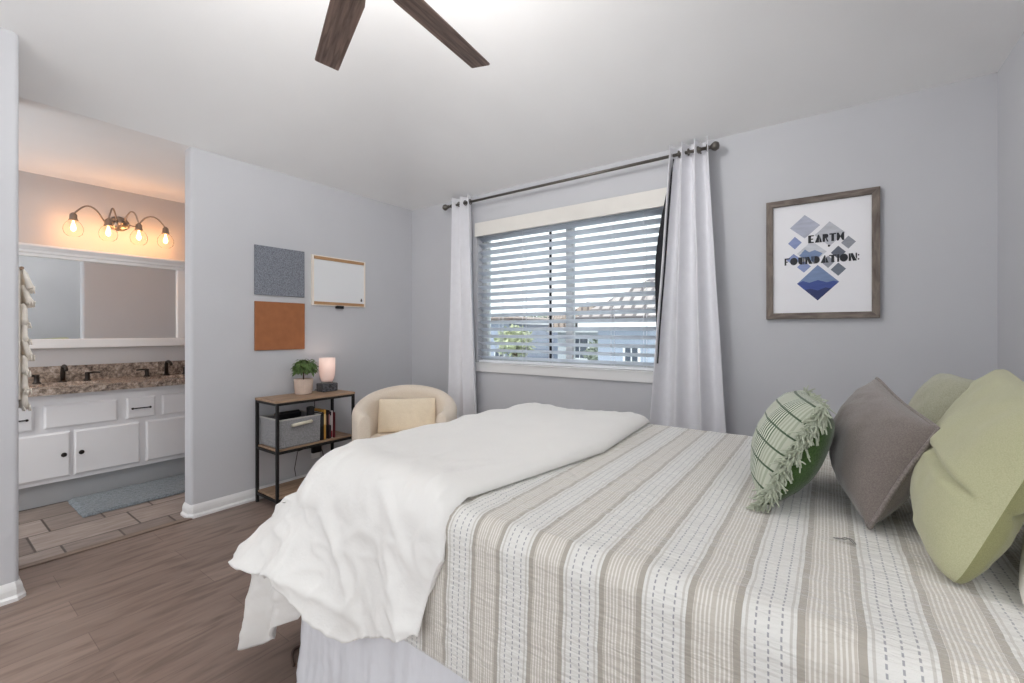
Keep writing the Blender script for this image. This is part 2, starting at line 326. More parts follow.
# ---------------------------------------------------------------- mesh helpers
class MB:
    """collects shapes in world coordinates; build() links them as ONE mesh object"""
    def __init__(s): s.v = []; s.f = []; s.uv = {}
    def add(s, vs, fs):
        o = len(s.v); s.v += [Vector(p) for p in vs]; s.f += [tuple(i + o for i in f) for f in fs]; return s
    def box(s, a, b):
        x0, y0, z0 = [min(a[i], b[i]) for i in range(3)]; x1, y1, z1 = [max(a[i], b[i]) for i in range(3)]
        return s.add([(x0, y0, z0), (x1, y0, z0), (x1, y1, z0), (x0, y1, z0), (x0, y0, z1), (x1, y0, z1), (x1, y1, z1), (x0, y1, z1)],
                     [(0, 3, 2, 1), (4, 5, 6, 7), (0, 1, 5, 4), (1, 2, 6, 5), (2, 3, 7, 6), (3, 0, 4, 7)])
    def grid(s, fn, nu, nv, cu=False, uvf=None):
        """fn(u, v) with u, v in 0..1; cu closes the u direction"""
        o = len(s.v); nU = nu if cu else nu + 1
        for i in range(nU):
            for j in range(nv + 1): s.v.append(Vector(fn(i / nu, j / nv)))
        for i in range(nu):
            for j in range(nv):
                a = o + i * (nv + 1) + j; b = o + ((i + 1) % nU) * (nv + 1) + j
                s.f.append((a, b, b + 1, a + 1))
                if uvf:
                    s.uv[len(s.f) - 1] = [uvf(i / nu, j / nv), uvf((i + 1) / nu, j / nv), uvf((i + 1) / nu, (j + 1) / nv), uvf(i / nu, (j + 1) / nv)]
        return s
    def tube(s, pts, r, n=10, caps=True):
        pts = [Vector(p) for p in pts]; m = len(pts); rs = r if isinstance(r, (list, tuple)) else [r] * m
        o = len(s.v); up = None
        for i, p in enumerate(pts):
            t = (pts[min(i + 1, m - 1)] - pts[max(i - 1, 0)]).normalized()
            if up is None:
                up = Vector((0, 0, 1)) if abs(t.z) < 0.9 else Vector((1, 0, 0))
            sd = t.cross(up).normalized(); up = sd.cross(t).normalized()
            for k in range(n):
                a = 2 * PI * k / n; s.v.append(p + (sd * math.cos(a) + up * math.sin(a)) * rs[i])
        for i in range(m - 1):
            for k in range(n):
                a = o + i * n + k; b = o + i * n + (k + 1) % n; s.f.append((a, b, b + n, a + n))
        if caps:
            s.f.append(tuple(o + k for k in range(n - 1, -1, -1))); s.f.append(tuple(o + (m - 1) * n + k for k in range(n)))
        return s
    def lathe(s, c, prof, n=28, axis='Z'):
        """prof = [(radius, height)...] turned about an axis through c"""
        o = len(s.v); m = len(prof)
        for r, h in prof:
            for k in range(n):
                a = 2 * PI * k / n; p = (r * math.cos(a), r * math.sin(a), h)
                if axis == 'X': p = (p[2], p[0], p[1])
                elif axis == 'Y': p = (p[1], p[2], p[0])
                s.v.append(Vector(c) + Vector(p))
        for i in range(m - 1):
            for k in range(n):
                a = o + i * n + k; b = o + i * n + (k + 1) % n; s.f.append((a, b, b + n, a + n))
        if prof[0][0] > 1e-6: s.f.append(tuple(o + k for k in range(n - 1, -1, -1)))
        if prof[-1][0] > 1e-6: s.f.append(tuple(o + (m - 1) * n + k for k in range(n)))
        return s
    def ball(s, c, r, n=16, sc_=(1, 1, 1)):
        m = n // 2
        prof = [(max(1e-7, math.sin(PI * i / m)) * r * sc_[0], -math.cos(PI * i / m) * r * sc_[2]) for i in range(m + 1)]
        return s.lathe(c, prof, n)
    def prism(s, poly, fn, d0, d1):
        """poly = 2-D outline; fn(a, b, d) maps it into the room; a closed slab between depths d0 and d1"""
        n = len(poly); o = len(s.v)
        for d in (d0, d1):
            for a, b in poly: s.v.append(Vector(fn(a, b, d)))
        s.f.append(tuple(o + i for i in range(n))); s.f.append(tuple(o + n + i for i in range(n - 1, -1, -1)))
        for i in range(n):
            j = (i + 1) % n; s.f.append((o + i, o + n + i, o + n + j, o + j))
        return s
    def build(s, name, m, parent=None, smooth=False, bevel=0, weld=0, solid=0, sub=0, solid_off=0):
        me = bpy.data.meshes.new(name); ob = bpy.data.objects.new(name, me); COL.objects.link(ob)
        org = Vector((0, 0, 0)); par = parent
        while par is not None: org = org + Vector(par.location); par = par.parent
        if parent is None and s.v:      # origin at the base centre
            xs = [p.x for p in s.v]; ys = [p.y for p in s.v]; zs = [p.z for p in s.v]
            org = Vector(((min(xs) + max(xs)) / 2, (min(ys) + max(ys)) / 2, min(zs))); ob.location = org
        me.from_pydata([tuple(p - org) for p in s.v], [], s.f)
        if s.uv:
            uvl = me.uv_layers.new(name='UVMap')
            for pi, uvs in s.uv.items():
                for li, c in zip(me.polygons[pi].loop_indices, uvs): uvl.data[li].uv = c
        bm = bmesh.new(); bm.from_mesh(me)
        if weld: bmesh.ops.remove_doubles(bm, verts=bm.verts, dist=weld)
        bmesh.ops.recalc_face_normals(bm, faces=bm.faces); bm.to_mesh(me); bm.free()
        me.materials.append(m)
        if smooth: me.polygons.foreach_set('use_smooth', [True] * len(me.polygons))
        if bevel:
            md = ob.modifiers.new('b', 'BEVEL'); md.width = bevel; md.segments = 2; md.limit_method = 'ANGLE'; md.angle_limit = 0.6
        if sub:
            md = ob.modifiers.new('s', 'SUBSURF'); md.levels = sub; md.render_levels = sub
        if solid:
            md = ob.modifiers.new('t', 'SOLIDIFY'); md.thickness = solid; md.offset = solid_off
        if parent is not None: ob.parent = parent
        return ob

def tag(o, label=None, cat=None, group=None, kind=None):
    if label: o['label'] = label
    if cat: o['category'] = cat
    if group: o['group'] = group
    if kind: o['kind'] = kind
    return o
def thing(name, loc, label, cat, group=None, kind=None):
    o = bpy.data.objects.new(name, None); COL.objects.link(o); o.location = loc; o.empty_display_size = 0.1
    return tag(o, label, cat, group, kind)
def box_part(name, a, b, m, parent=None, bevel=0.002): return MB().box(a, b).build(name, m, parent, bevel=bevel)
def struct(name, mb, m, label, cat, **k): return tag(mb.build(name, m, None, **k), label, cat, kind='structure')
def copy_tree(o, parent=None):
    c = o.copy(); COL.objects.link(c); c.parent = parent
    for ch in o.children: copy_tree(ch, c)
    return c
def fbm(p, s, o=3, sx=1, sy=1, sz=1): return noise.fractal(Vector((p[0] * s * sx, p[1] * s * sy, p[2] * s * sz)), 1.0, 2.0, o)
def lerp(a, b, t): return a + (b - a) * t
def sstep(a, b, x):
    t = max(0, min(1, (x - a) / (b - a))); return t * t * (3 - 2 * t)

# ---------------------------------------------------------------- the rooms
H = 2.44; XR = 4.04; YB = -4.2
struct('floor', MB().box((0, YB, -0.1), (XR, 0, 0)), M['floor'], 'grey brown vinyl plank floor of the bedroom', 'floor')
struct('floor_bathroom', MB().box((-1.55, -3.3, -0.1), (0, -0.9, 0)), M['tile'], 'mottled grey stone tile floor in front of the vanity', 'floor')
struct('trim_1', MB().box((-0.02, -2.68, 0), (0.03, -1.885, 0.008)), M['strip'], 'flat wood threshold strip between plank floor and bathroom tile', 'threshold', bevel=0.003)
WX0, WX1, WZ0, WZ1 = 0.86, 2.50, 0.95, 2.12
w = MB().box((0, 0, 0), (WX0, 0.15, H)).box((WX1, 0, 0), (XR + .12, 0.15, H)).box((WX0, 0, 0), (WX1, 0.15, WZ0)).box((WX0, 0, WZ1), (WX1, 0.15, H))
struct('wall_back', w, M['wall'], 'grey wall with the window, curtains and framed poster', 'wall')
def wall_left_profile():
    y1 = -1.885; r = 0.02; pts = [(0, 0), (-0.12, 0), (-0.12, y1 + r)]
    for k in range(1, 7):
        a = PI / 2 * k / 6; pts.append((-0.12 + r - r * math.cos(a), y1 + r - r * math.sin(a)))
    for k in range(0, 7):
        a = PI / 2 * k / 6; pts.append((-r + r * math.sin(a), y1 + r - r * math.cos(a)))
    return pts
struct('wall_left', MB().prism(wall_left_profile(), lambda a, b, d: (a, b, d), 0, H), M['wall'], 'grey wall with the pinboards and whiteboard, ending at the bathroom opening', 'wall')
struct('wall_right', MB().box((XR, -2.55, 0), (XR + .12, 0, H)).box((XR, YB, 2.2), (XR + .12, -2.55, H)).box((XR, YB, 0), (XR + .12, -2.55, .25)).box((XR, YB, .25), (XR + .12, -4.1, 2.2)), M['wall'], 'grey wall behind the head of the bed', 'wall')  # unseen opening beside the camera, added so sky light falls on the left wall
struct('wall_front', MB().box((0, YB - .12, 0), (.9, YB, 2.6)).box((2.9, YB - .12, 0), (XR + .12, YB, 2.6)).box((.9, YB - .12, 0), (2.9, YB, .25)).box((.9, YB - .12, 2.1), (2.9, YB, 2.6)), M['wall'], 'grey wall behind the camera with a wide opening added to let daylight in', 'wall')  # out of view; opening added so sky light reaches the near bed side and floor
def col_profile():
    r = 0.02; pts = [(-0.12, YB), (0.38, YB)]
    for k in range(0, 7):
        a = PI / 2 * k / 6; pts.append((0.38 - r + r * math.cos(a), -2.68 - r + r * math.sin(a)))
    pts.append((-0.12, -2.68)); return pts
struct('wall_left_near', MB().prism(col_profile(), lambda a, b, d: (a, b, d), 0, 2.66), M['wall'], 'grey wall end with rounded corner at the left edge, nearest the camera', 'wall')
PITCH = 0.40; I = 1.9; CEIL_OFF = -1
def ceil_z(x, y):      # hipped plaster ceiling with softly rounded hips
    ds = [max(d, 1e-4) for d in (x, XR - x, -y, y - YB)]
    d = sum(q ** -6.0 for q in ds) ** (-1 / 6.0)
    return H + PITCH * min(d, I) * (1 if d > 1e-3 else 0)
c = MB().grid(lambda u, v: (XR * u, YB * v, ceil_z(XR * u, YB * v)), 72, 72)
struct('ceiling', c, M['ceil'], 'white hipped ceiling rising from all four walls of the bedroom', 'ceiling', solid=0.1, solid_off=CEIL_OFF, smooth=True)
es_ = bpy.data.objects['ceiling'].modifiers.new('e', 'EDGE_SPLIT'); es_.split_angle = 0.9
struct('ceiling_bathroom', MB().box((-1.67, -3.42, H), (0, -0.78, H + 0.1)), M['ceil'], 'flat ceiling over the vanity, glowing warm from the bulbs', 'ceiling')
struct('wall_bathroom_back', MB().box((-1.67, -3.42, 0), (-1.55, -0.78, H)), M['bathwall'], 'grey wall behind the vanity mirror', 'wall')
struct('wall_bathroom_right', MB().box((-1.55, -0.9, 0), (-0.12, -0.78, H)), M['bathwall'], 'side wall at the right end of the vanity', 'wall')

def baseboard(path, h=0.085, t=0.013):
    """path = floor points with the room on the left of travel"""
    mb = MB(); prof = [(0, 0), (t * 1.7, 0), (t * 1.7, 0.016), (t, 0.026), (t, h * .62), (t * .75, h * .8), (t * .45, h * .9), (0.001, h)]
    n = len(path); P = [Vector((*p, 0)) for p in path]
    def off(i, d):
        ns = []
        for a, b in ((i - 1, i), (i, i + 1)):
            if 0 <= a and b < n:
                e = (P[b] - P[a]).normalized(); ns.append(Vector((-e.y, e.x, 0)))
        nn = sum(ns, Vector()).normalized(); k = 1 / max(0.5, nn.dot(ns[0])); return P[i] + nn * d * k
    rows = [[off(i, d) + Vector((0, 0, z)) for d, z in prof] for i in range(n)]
    o = len(mb.v); m = len(prof)
    for r in rows: mb.v += r
    for i in range(n - 1):
        for j in range(m):
            a = o + i * m + j; b = o + i * m + (j + 1) % m; mb.f.append((a, b, b + m, a + m))
    mb.f.append(tuple(o + j for j in range(m))); mb.f.append(tuple(o + (n - 1) * m + j for j in range(m - 1, -1, -1)))
    return mb
struct('baseboard_left', baseboard([(0, 0), (0, -1.87), (-.015, -1.885), (-0.105, -1.885), (-0.12, -1.87), (-0.12, -1.7)]), M['trim'], 'white baseboard along the wall below the pinboards, wrapping the wall end', 'baseboard')
struct('baseboard_near', baseboard([(0.38, YB), (0.38, -2.695), (0.365, -2.68), (-0.1, -2.68)][::-1]), M['trim'], 'white baseboard around the near left wall end', 'baseboard')
struct('baseboard_back', baseboard([(XR, 0), (0, 0)]), M['trim'], 'white baseboard under the window', 'baseboard')
struct('baseboard_right', baseboard([(XR, YB), (XR, 0)]), M['trim'], 'white baseboard behind the bed', 'baseboard')

# ---- window
win = thing('window_1', ((WX0 + WX1) / 2, 0.1, WZ0), 'white framed two-pane slider window behind the blinds', 'window', kind='structure')
f = MB().box((WX0, 0.08, WZ0), (WX0 + .045, .14, WZ1)).box((WX1 - .045, .08, WZ0), (WX1, .14, WZ1)).box((WX0 + .045, .08, WZ0), (WX1 - .045, .14, WZ0 + .045)).box((WX0 + .045, .08, WZ1 - .045), (WX1 - .045, .14, WZ1))
f.build('window_frame', M['vinyl'], win, bevel=0.003)
xm = 1.735
MB().box((xm - .03, .085, WZ0 + .045), (xm + .03, .135, WZ1 - .045)).build('mullion', M['vinyl'], win, bevel=0.003)
MB().box((WX0 + .045, .108, WZ0 + .045), (xm - .03, .112, WZ1 - .045)).build('pane', M['glass'], win)
MB().box((xm + .03, .108, WZ0 + .045), (WX1 - .045, .112, WZ1 - .045)).build('pane', M['glass'], win)
struct('trim_2', MB().box((WX0 - .0, -0.022, 0.876), (WX1 + .02, 0.0, 0.945)).box((WX0, -.03, .945), (WX1 + .02, .08, .955)), M['trim'], 'white sill and apron board under the window blinds', 'window sill', bevel=0.003)

MB().box((1.548, .088, WZ0 + .045), (1.566, .104, WZ1 - .045)).build('screen_edge', M['lining'], win)
# ---- blinds
bl = thing('window_blind', ((WX0 + WX1) / 2, 0, WZ0), 'white horizontal slat blind hanging open in the window', 'blind')
box_part('valance', (WX0 - .002, -0.035, 2.062), (WX1 + .03, -0.02, 2.183), M['valance'], bl, 0.004)
tilt = math.radians(25); sw = 0.061; ns = 18; z0s = 1.0; dz = (2.045 - z0s) / (ns - 1); yb = 0.035
for i in range(ns):
    zc = z0s + dz * i; mb = MB()
    def slat(u, v, zc=zc):
        a = (v - .5) * sw; crown = 0.004 * (1 - (2 * v - 1) ** 2)
        return (lerp(WX0 + .006, WX1 - .006, u), yb + a * math.cos(tilt) + crown * math.sin(tilt), zc - a * math.sin(tilt) + crown * math.cos(tilt))
    mb.grid(slat, 1, 6).build('slat', M['slat'], bl, smooth=True, solid=0.0028)
box_part('bottom_rail', (WX0 + .006, yb - .026, .957), (WX1 - .006, yb + .026, .975), M['blind'], bl, 0.004)
for x in (1.10, 1.345, 1.60, 2.12, 2.36):
    m_ = MB()
    for yy in (yb - .03, yb + .03): m_.tube([(x, yy, .97), (x, yy, 2.06)], 0.0016, 5)
    m_.tube([(x + .012, yb, .97), (x + .012, yb, 2.06)], 0.0012, 5)
    m_.build('ladder_cord', M['blind'], bl)

# ---- curtain rod
rod = thing('curtain_rod', (1.69, -0.09, 2.36), 'long pewter curtain rod with ball ends above the window', 'curtain rod')
MB().tube([(0.60, -.09, 2.36), (2.79, -.09, 2.36)], 0.0105, 14).build('pole', M['rodmetal'], rod, smooth=True)
for x, s in ((0.60, -1), (2.79, 1)):
    MB().lathe((x, -.09, 2.36), [(0.0001, 0), (0.014, 0), (0.016, .006 * s), (0.010, .014 * s), (0.011, .02 * s), (0.022, .03 * s), (0.028, .043 * s), (0.027, .052 * s), (0.019, .066 * s), (0.0001, .07 * s)], 20, 'X').build('finial', M['rodmetal'], rod, smooth=True)
for x in (0.63, 2.745):
    b_ = MB().lathe((x, -.002, 2.35), [(0.024, 0), (0.024, -.006), (0.018, -.01)], 18, 'Y').tube([(x, -.008, 2.35), (x, -.06, 2.348), (x, -.082, 2.345), (x, -.09, 2.348)], 0.006, 10)
    b_.lathe((x - .008, -.09, 2.36), [(0.0145, 0), (0.0145, .016)], 16, 'X')
    b_.build('bracket', M['rodmetal'], rod, smooth=True, bevel=0.001)

# ---- curtains
def curtain(name, label, xt, xb, nf, amp, phase, zb, sway, grommets, liner=None):
    root = thing(name, ((xt[0] + xt[1]) / 2, -.09, zb), label, 'curtain', 'white grommet curtains beside the window')
    ztop = 2.416
    def P(u, v):
        z = lerp(zb, ztop, v); k = 1 - v
        kk = k ** 1.1
        x = lerp(lerp(xt[0], xt[1], u), lerp(xb[0], xb[1], u), kk)
        ph = 2 * PI * nf * (u + 0.03 * math.sin(5 * u + 2 * k) * k) + phase
        a = amp * (1 + 0.25 * k * math.sin(3 * u * PI + 1))
        y = -0.09 - a * math.sin(ph) - 0.02 * sway * k + 0.006 * fbm((u * 3, v * 2, phase), 2, 2)
        x += 0.011 * math.cos(ph) * 0.9 + 0.008 * k * fbm((u * 2, v * 1.5, phase + 4), 2, 2)
        return (x, min(y, -0.012), z)
    MB().grid(P, int(nf * 22), 40).build('panel', M['curtain'], root, smooth=True, solid=0.004)
    for u in grommets:
        x, y, z = P(u, (2.36 - zb) / (ztop - zb))
        pts = [(x, -.09 + .019 * math.cos(a), 2.36 + .019 * math.sin(a)) for a in [2 * PI * k / 18 for k in range(19)]]
        MB().tube(pts, 0.0045, 8, caps=False).build('grommet', M['rodmetal'], root, smooth=True)
    if liner: liner(root, P)
    return root
curtain('curtain', 'narrow white curtain panel gathered beside the cream tub chair', (0.665, 0.865), (0.62, 0.985), 2.2, 0.04, 0.6, 0.02, 0.6, [0.1, 0.3, 0.5, 0.7, 0.9])
def liner(root, P):
    def Q(u, v):
        z = lerp(1.02, 2.33, v); p = P(0.0, (z - .02) / 2.396)
        wd = 0.075 * math.sin(min(1, (1 - v) * 1.9) * PI / 2) * (0.25 + .75 * sstep(0, .55, v))
        return (p[0] + 0.022 - wd * u, min(p[1] + 0.012 + .02 * u, -.02), z)
    MB().grid(Q, 6, 24).build('lining', M['lining'], root, smooth=True, solid=0.003)
    tag(root.children[-1], 'black blackout lining showing at the edge')
curtain('curtain', 'wide white curtain panel hanging between window and framed poster', (2.572, 2.795), (2.405, 2.94), 3.0, 0.046, 1.2, 0.02, 1.0, [0.07, 0.21, 0.36, 0.5, 0.64, 0.78, 0.93], liner)
# ---- framed poster
fr = thing('framed_poster', (3.358, -0.012, 1.30), 'weathered wood framed poster of blue and grey diamonds reading EARTH FOUNDATION', 'poster')
FX0, FX1, FZ0, FZ1 = 3.101, 3.616, 1.298, 1.981
fw = 0.034
for nm, poly, mm in (('frame_side', [(FX0, FZ0), (FX1, FZ0), (FX1 - fw, FZ0 + fw), (FX0 + fw, FZ0 + fw)], 'framewood'), ('frame_side', [(FX0, FZ1), (FX1, FZ1), (FX1 - fw, FZ1 - fw), (FX0 + fw, FZ1 - fw)], 'framewood'),
                     ('frame_side', [(FX0, FZ0), (FX0, FZ1), (FX0 + fw, FZ1 - fw), (FX0 + fw, FZ0 + fw)], 'framewoodv'), ('frame_side', [(FX1, FZ0), (FX1, FZ1), (FX1 - fw, FZ1 - fw), (FX1 - fw, FZ0 + fw)], 'framewoodv')):
    MB().prism(poly, lambda a, b, d: (a, d, b), -0.032, -0.002).build(nm, M[mm], fr, bevel=0.002)
PY = -0.016
sheet = MB().box((FX0 + fw - .004, PY, FZ0 + fw - .004), (FX1 - fw + .004, -0.004, FZ1 - fw + .004)).build('poster_sheet', M['paper'], fr)
tag(sheet, 'white paper sheet')
def pmat(n, c): return mat('poster ' + n, srgb(*c), 0.6, 0.10, 14, stretch=(1, 1, 5))
C1 = pmat('lilac', (176, 180, 196)); C2 = pmat('pale grey', (188, 190, 198)); C3 = pmat('periwinkle', (140, 154, 196)); C4 = pmat('mid grey', (150, 153, 162))
C5 = pmat('mist', (206, 209, 216)); C6 = pmat('slate', (96, 101, 114)); C7 = pmat('steel blue', (122, 142, 178)); C8 = pmat('deep blue', (66, 84, 148)); C9 = pmat('navy', (48, 58, 104)); C10 = pmat('grey blue', (112, 120, 132))
def diamond(cx, cz, hx, hz, m, clip=None, dep=0.0006):
    poly = clip or [(cx - hx, cz), (cx, cz + hz), (cx + hx, cz), (cx, cz - hz)]
    MB().prism(poly, lambda a, b, d: (a, d, b), PY - dep, PY - .0001).build('diamond', m, sheet)
diamond(3.289, 1.818, .071, .066, C1); diamond(3.403, 1.764, .068, .068, C2); diamond(3.242, 1.731, .033, .036, C3)
diamond(3.485, 1.708, .032, .035, C4); diamond(3.321, 1.668, .069, .065, C5); diamond(3.441, 1.658, .033, .036, C6)
diamond(3.285, 1.592, .033, .033, C3); diamond(3.441, 1.566, .034, .036, C10); diamond(3.236, 1.637, .035, .033, C3, dep=.0005)
diamond(3.396, 1.61, .03, .034, C4, dep=.0007)
diamond(0, 0, 0, 0, C7, [(3.262, 1.655), (3.290, 1.690), (3.31, 1.672), (3.335, 1.682), (3.372, 1.66), (3.33, 1.614)], .0009)
diamond(0, 0, 0, 0, C7, [(3.252, 1.498), (3.349, 1.597), (3.445, 1.498), (3.42, 1.505), (3.39, 1.498), (3.35, 1.513), (3.31, 1.50), (3.28, 1.512)])
diamond(0, 0, 0, 0, C8, [(3.252, 1.498), (3.28, 1.512), (3.31, 1.50), (3.35, 1.513), (3.39, 1.498), (3.42, 1.505), (3.445, 1.498), (3.41, 1.462), (3.385, 1.47), (3.35, 1.455), (3.315, 1.466), (3.288, 1.461)])
diamond(0, 0, 0, 0, C9, [(3.288, 1.461), (3.315, 1.466), (3.35, 1.455), (3.385, 1.47), (3.41, 1.462), (3.349, 1.399)])
def arc(cx, cz, r, a0, a1, n=14, sx=1): return [(cx + sx * r * math.cos(lerp(a0, a1, k / n)), cz + r * math.sin(lerp(a0, a1, k / n))) for k in range(n + 1)]
GLY = {
 'E': ([[(0, 0), (.42, 0), (.42, 1), (0, 1)], [(.42, 0), (.85, 0), (.78, .14), (.42, .14)], [(.42, .43), (.72, .43), (.72, .57), (.42, .57)], [(.42, .86), (.78, .86), (.85, 1), (.42, 1)]], .95),
 'A': ([[(0, 0), (.48, 1), (.62, 1), (.62, 0)], [(.66, 0), (.66, .92), (1.05, 0)]], 1.1),
 'R': ([[(0, 0), (.36, 0), (.36, 1), (0, 1)], [(.36, 1), (.55, 1)] + arc(.55, .73, .27, PI / 2, -PI / 2) + [(.36, .46)], [(.40, .46), (.58, .46), (.86, 0), (.62, 0)]], .95),
 'T': ([[(0, .84), (.95, .84), (.95, 1), (0, 1)], [(.28, 0), (.66, 0), (.66, .84), (.28, .84)]], 1.03),
 'H': ([[(0, 0), (.24, 0), (.54, .5), (.24, 1), (0, 1)], [(1.0, 0), (.76, 0), (.46, .5), (.76, 1), (1.0, 1)]], 1.1),
 'F': ([[(0, 0), (.24, 0), (.24, 1), (0, 1)], [(.16, .82), (.75, .86), (.75, 1), (.16, 1)], [(.16, .42), (.45, .42), (.45, .56), (.16, .56)]], .8),
 'O': ([arc(.5, .5, .52, 0, 2 * PI, 26)[:-1]], 1.1),
 'U': ([[(0, 1), (0, .4)] + arc(.42, .42, .42, PI, 1.5 * PI, 8) + [(.62, 0), (.62, 1)], [(.68, 1), (.68, 0), (.86, .0), (.86, 1)]], .95),
 'N': ([[(0, 0), (.30, 0), (.30, .55), (.16, 1), (0, 1)], [(.20, 1), (.50, 1), (1.0, .0), (.52, 0), (.33, .5)], [(.84, .5), (1.02, .1), (1.02, 1), (.84, 1)]], 1.1),
 'D': ([[(0, 0), (.12, 0), (.12, 1), (0, 1)], [(.13, 0), (.35, 0)] + arc(.35, .5, .5, -PI / 2, PI / 2, 16) + [(.16, 1)]], .95),
 'I': ([[(0, 0), (.26, 0), (.26, 1), (0, 1)]], .34),
 ':': ([arc(.1, .18, .1, 0, 2 * PI, 12)[:-1], arc(.1, .72, .1, 0, 2 * PI, 12)[:-1]], .22)}
def word(txt, x0, x1, z0, z1, dep):
    tot = sum(GLY[ch][1] for ch in txt); k = (x1 - x0) / tot; x = x0; hz = z1 - z0; mb = MB()
    for ch in txt:
        for poly in GLY[ch][0]:
            mb.prism([(x + a * k, z0 + b * hz) for a, b in poly], lambda a, b, d: (a, d, b), PY - dep, PY - .0003)
        x += GLY[ch][1] * k
    return mb.build('lettering', M['ink'], sheet)
word('EARTH', 3.305, 3.470, 1.722, 1.765, .0014); word('FOUNDATION:', 3.192, 3.532, 1.606, 1.647, .0014)
MB().prism(arc(3.40, 1.698, .006, 0, 2 * PI, 10)[:-1], lambda a, b, d: (a, d, b), PY - .0013, PY - .0001).build('dot', M['ink'], sheet)

# ---- boards on the left wall
fb = MB().box((0.0015, -1.495, 1.497), (0.016, -1.121, 1.861)).build('pinboard', M['felt'], None, bevel=0.003); tag(fb, 'square grey felt pinboard mounted above the tan leather one', 'pinboard', 'square pinboards')
lb = MB().box((0.0015, -1.494, 1.087), (0.016, -1.119, 1.449)).build('pinboard', M['tan'], None, bevel=0.003); tag(lb, 'square tan leather pinboard above the plant on the wall', 'pinboard', 'square pinboards')
wb = thing('whiteboard', (0.001, -0.81, 1.44), 'small whiteboard with cream frame and wood strips on the wall', 'whiteboard')
y0, y1, z0, z1 = -1.062, -0.556, 1.441, 1.851
box_part('board', (0.002, y0 + .012, z0 + .012), (0.011, y1 - .012, z1 - .012), M['whiteboard'], wb, 0.001)
for a, b in (((.001, y0, z0), (.018, y0 + .02, z1)), ((.001, y1 - .014, z0), (.018, y1, z1)), ((.001, y0 + .02, z0), (.018, y1 - .014, z0 + .008)), ((.001, y0 + .02, z1 - .008), (.018, y1 - .014, z1))):
    box_part('frame_side', a, b, M['wbframe'], wb, 0.002)
for za, zb in ((z0 + .008, z0 + .032), (z1 - .032, z1 - .008)):
    tag(box_part('wood_strip', (.003, y0 + .022, za), (.020, y1 - .016, zb), M['oak'], wb, 0.002), 'brown wood strip')
lg = MB()
lg.prism([(y1 - .047, z0 + .052), (y1 - .030, z0 + .052), (y1 - .030, z0 + .066), (y1 - .047, z0 + .066)], lambda a, b, d: (d, a, b), .0111, .0118)
lg.prism(arc(y1 - .0385, z0 + .073, .006, 0, 2 * PI, 10)[:-1], lambda a, b, d: (d, a, b), .0111, .0118)
tag(lg.build('logo', M['bronze'], wb), 'small grey maker mark in the corner')
MB().box((.002, -0.845, z0 - .02), (.03, -0.78, z0 + .004)).tube([(.018, -0.842, z0 - .012), (.018, -0.783, z0 - .012)], .009, 10).build('marker_clip', M['blackplastic'], wb, bevel=0.002)

# ---- console table
ct = thing('console_table', (0.19, -1.195, 0), 'narrow black steel console table with brown wood shelves', 'console table')
X0, X1, Y0, Y1 = 0.045, 0.355, -1.508, -0.895
for nm, zz, th in (('tabletop', 0.75, 0.016), ('shelf', 0.412, 0.012), ('shelf', 0.085, 0.012)):
    e = 0.0 if nm == 'tabletop' else 0.012
    box_part(nm, (X0 + e, Y0 + e, zz - th), (X1 - e, Y1 - e, zz), M['shelfwood'], ct, 0.002)
t = 0.019
for x in (X0 + .002, X1 - t - .002):
    for y in (Y0 + .002, Y1 - t - .002): box_part('leg', (x, y, 0), (x + t, y + t, .734), M['black'], ct, 0.002)
for zz in (.734, .400, .073):
    for x in (X0 + .003, X1 - t + .001): box_part('rail', (x, Y0 + t, zz - .018), (x + t - .004, Y1 - t, zz), M['black'], ct, 0.002)
    for y in (Y0 + .003, Y1 - t + .001): box_part('rail', (X0 + t, y, zz - .018), (X1 - t, y + t - .004, zz), M['black'], ct, 0.002)
# storage bin
bn = thing('storage_bin', (0.19, -1.33, 0.413), 'grey fabric storage bin with cream handle on the middle shelf', 'storage bin')
bx0, bx1, by0, by1, bz0, bz1 = 0.062, 0.338, -1.478, -1.180, 0.413, 0.612
mb = MB()
def ring(ins, z): return [(bx0 + ins, by0 + ins, z), (bx1 - ins, by0 + ins, z), (bx1 - ins, by1 - ins, z), (bx0 + ins, by1 - ins, z)]
loops = [ring(.006, bz0), ring(0, bz0 + .01), ring(-.002, bz1), ring(.006, bz1), ring(.008, bz0 + .012)]
for lp in loops: mb.v += [Vector(p) for p in lp]
for i in range(len(loops) - 1):
    for k in range(4): a = i * 4 + k; b = i * 4 + (k + 1) % 4; mb.f.append((a, b, b + 4, a + 4))
mb.f += [(3, 2, 1, 0), (16, 17, 18, 19)]
mb.build('body', M['basket'], bn, bevel=0.003)
rm = MB()
for a, b in (((bx0 - .004, by0 - .004, bz1 - .006), (bx1 + .004, by0 + .007, bz1 + .004)), ((bx0 - .004, by1 - .007, bz1 - .006), (bx1 + .004, by1 + .004, bz1 + .004)), ((bx0 - .004, by0, bz1 - .006), (bx0 + .007, by1, bz1 + .004)), ((bx1 - .007, by0, bz1 - .006), (bx1 + .004, by1, bz1 + .004))): rm.box(a, b)
rm.build('rim', M['rim'], bn, bevel=0.002)
MB().tube([(bx1 + .004, -1.395, .566), (bx1 + .018, -1.385, .570), (bx1 + .02, -1.32, .575), (bx1 + .018, -1.258, .578), (bx1 + .004, -1.248, .574)], [.009, .012, .012, .012, .009], 10).build('handle', M['handlecord'], bn, smooth=True)
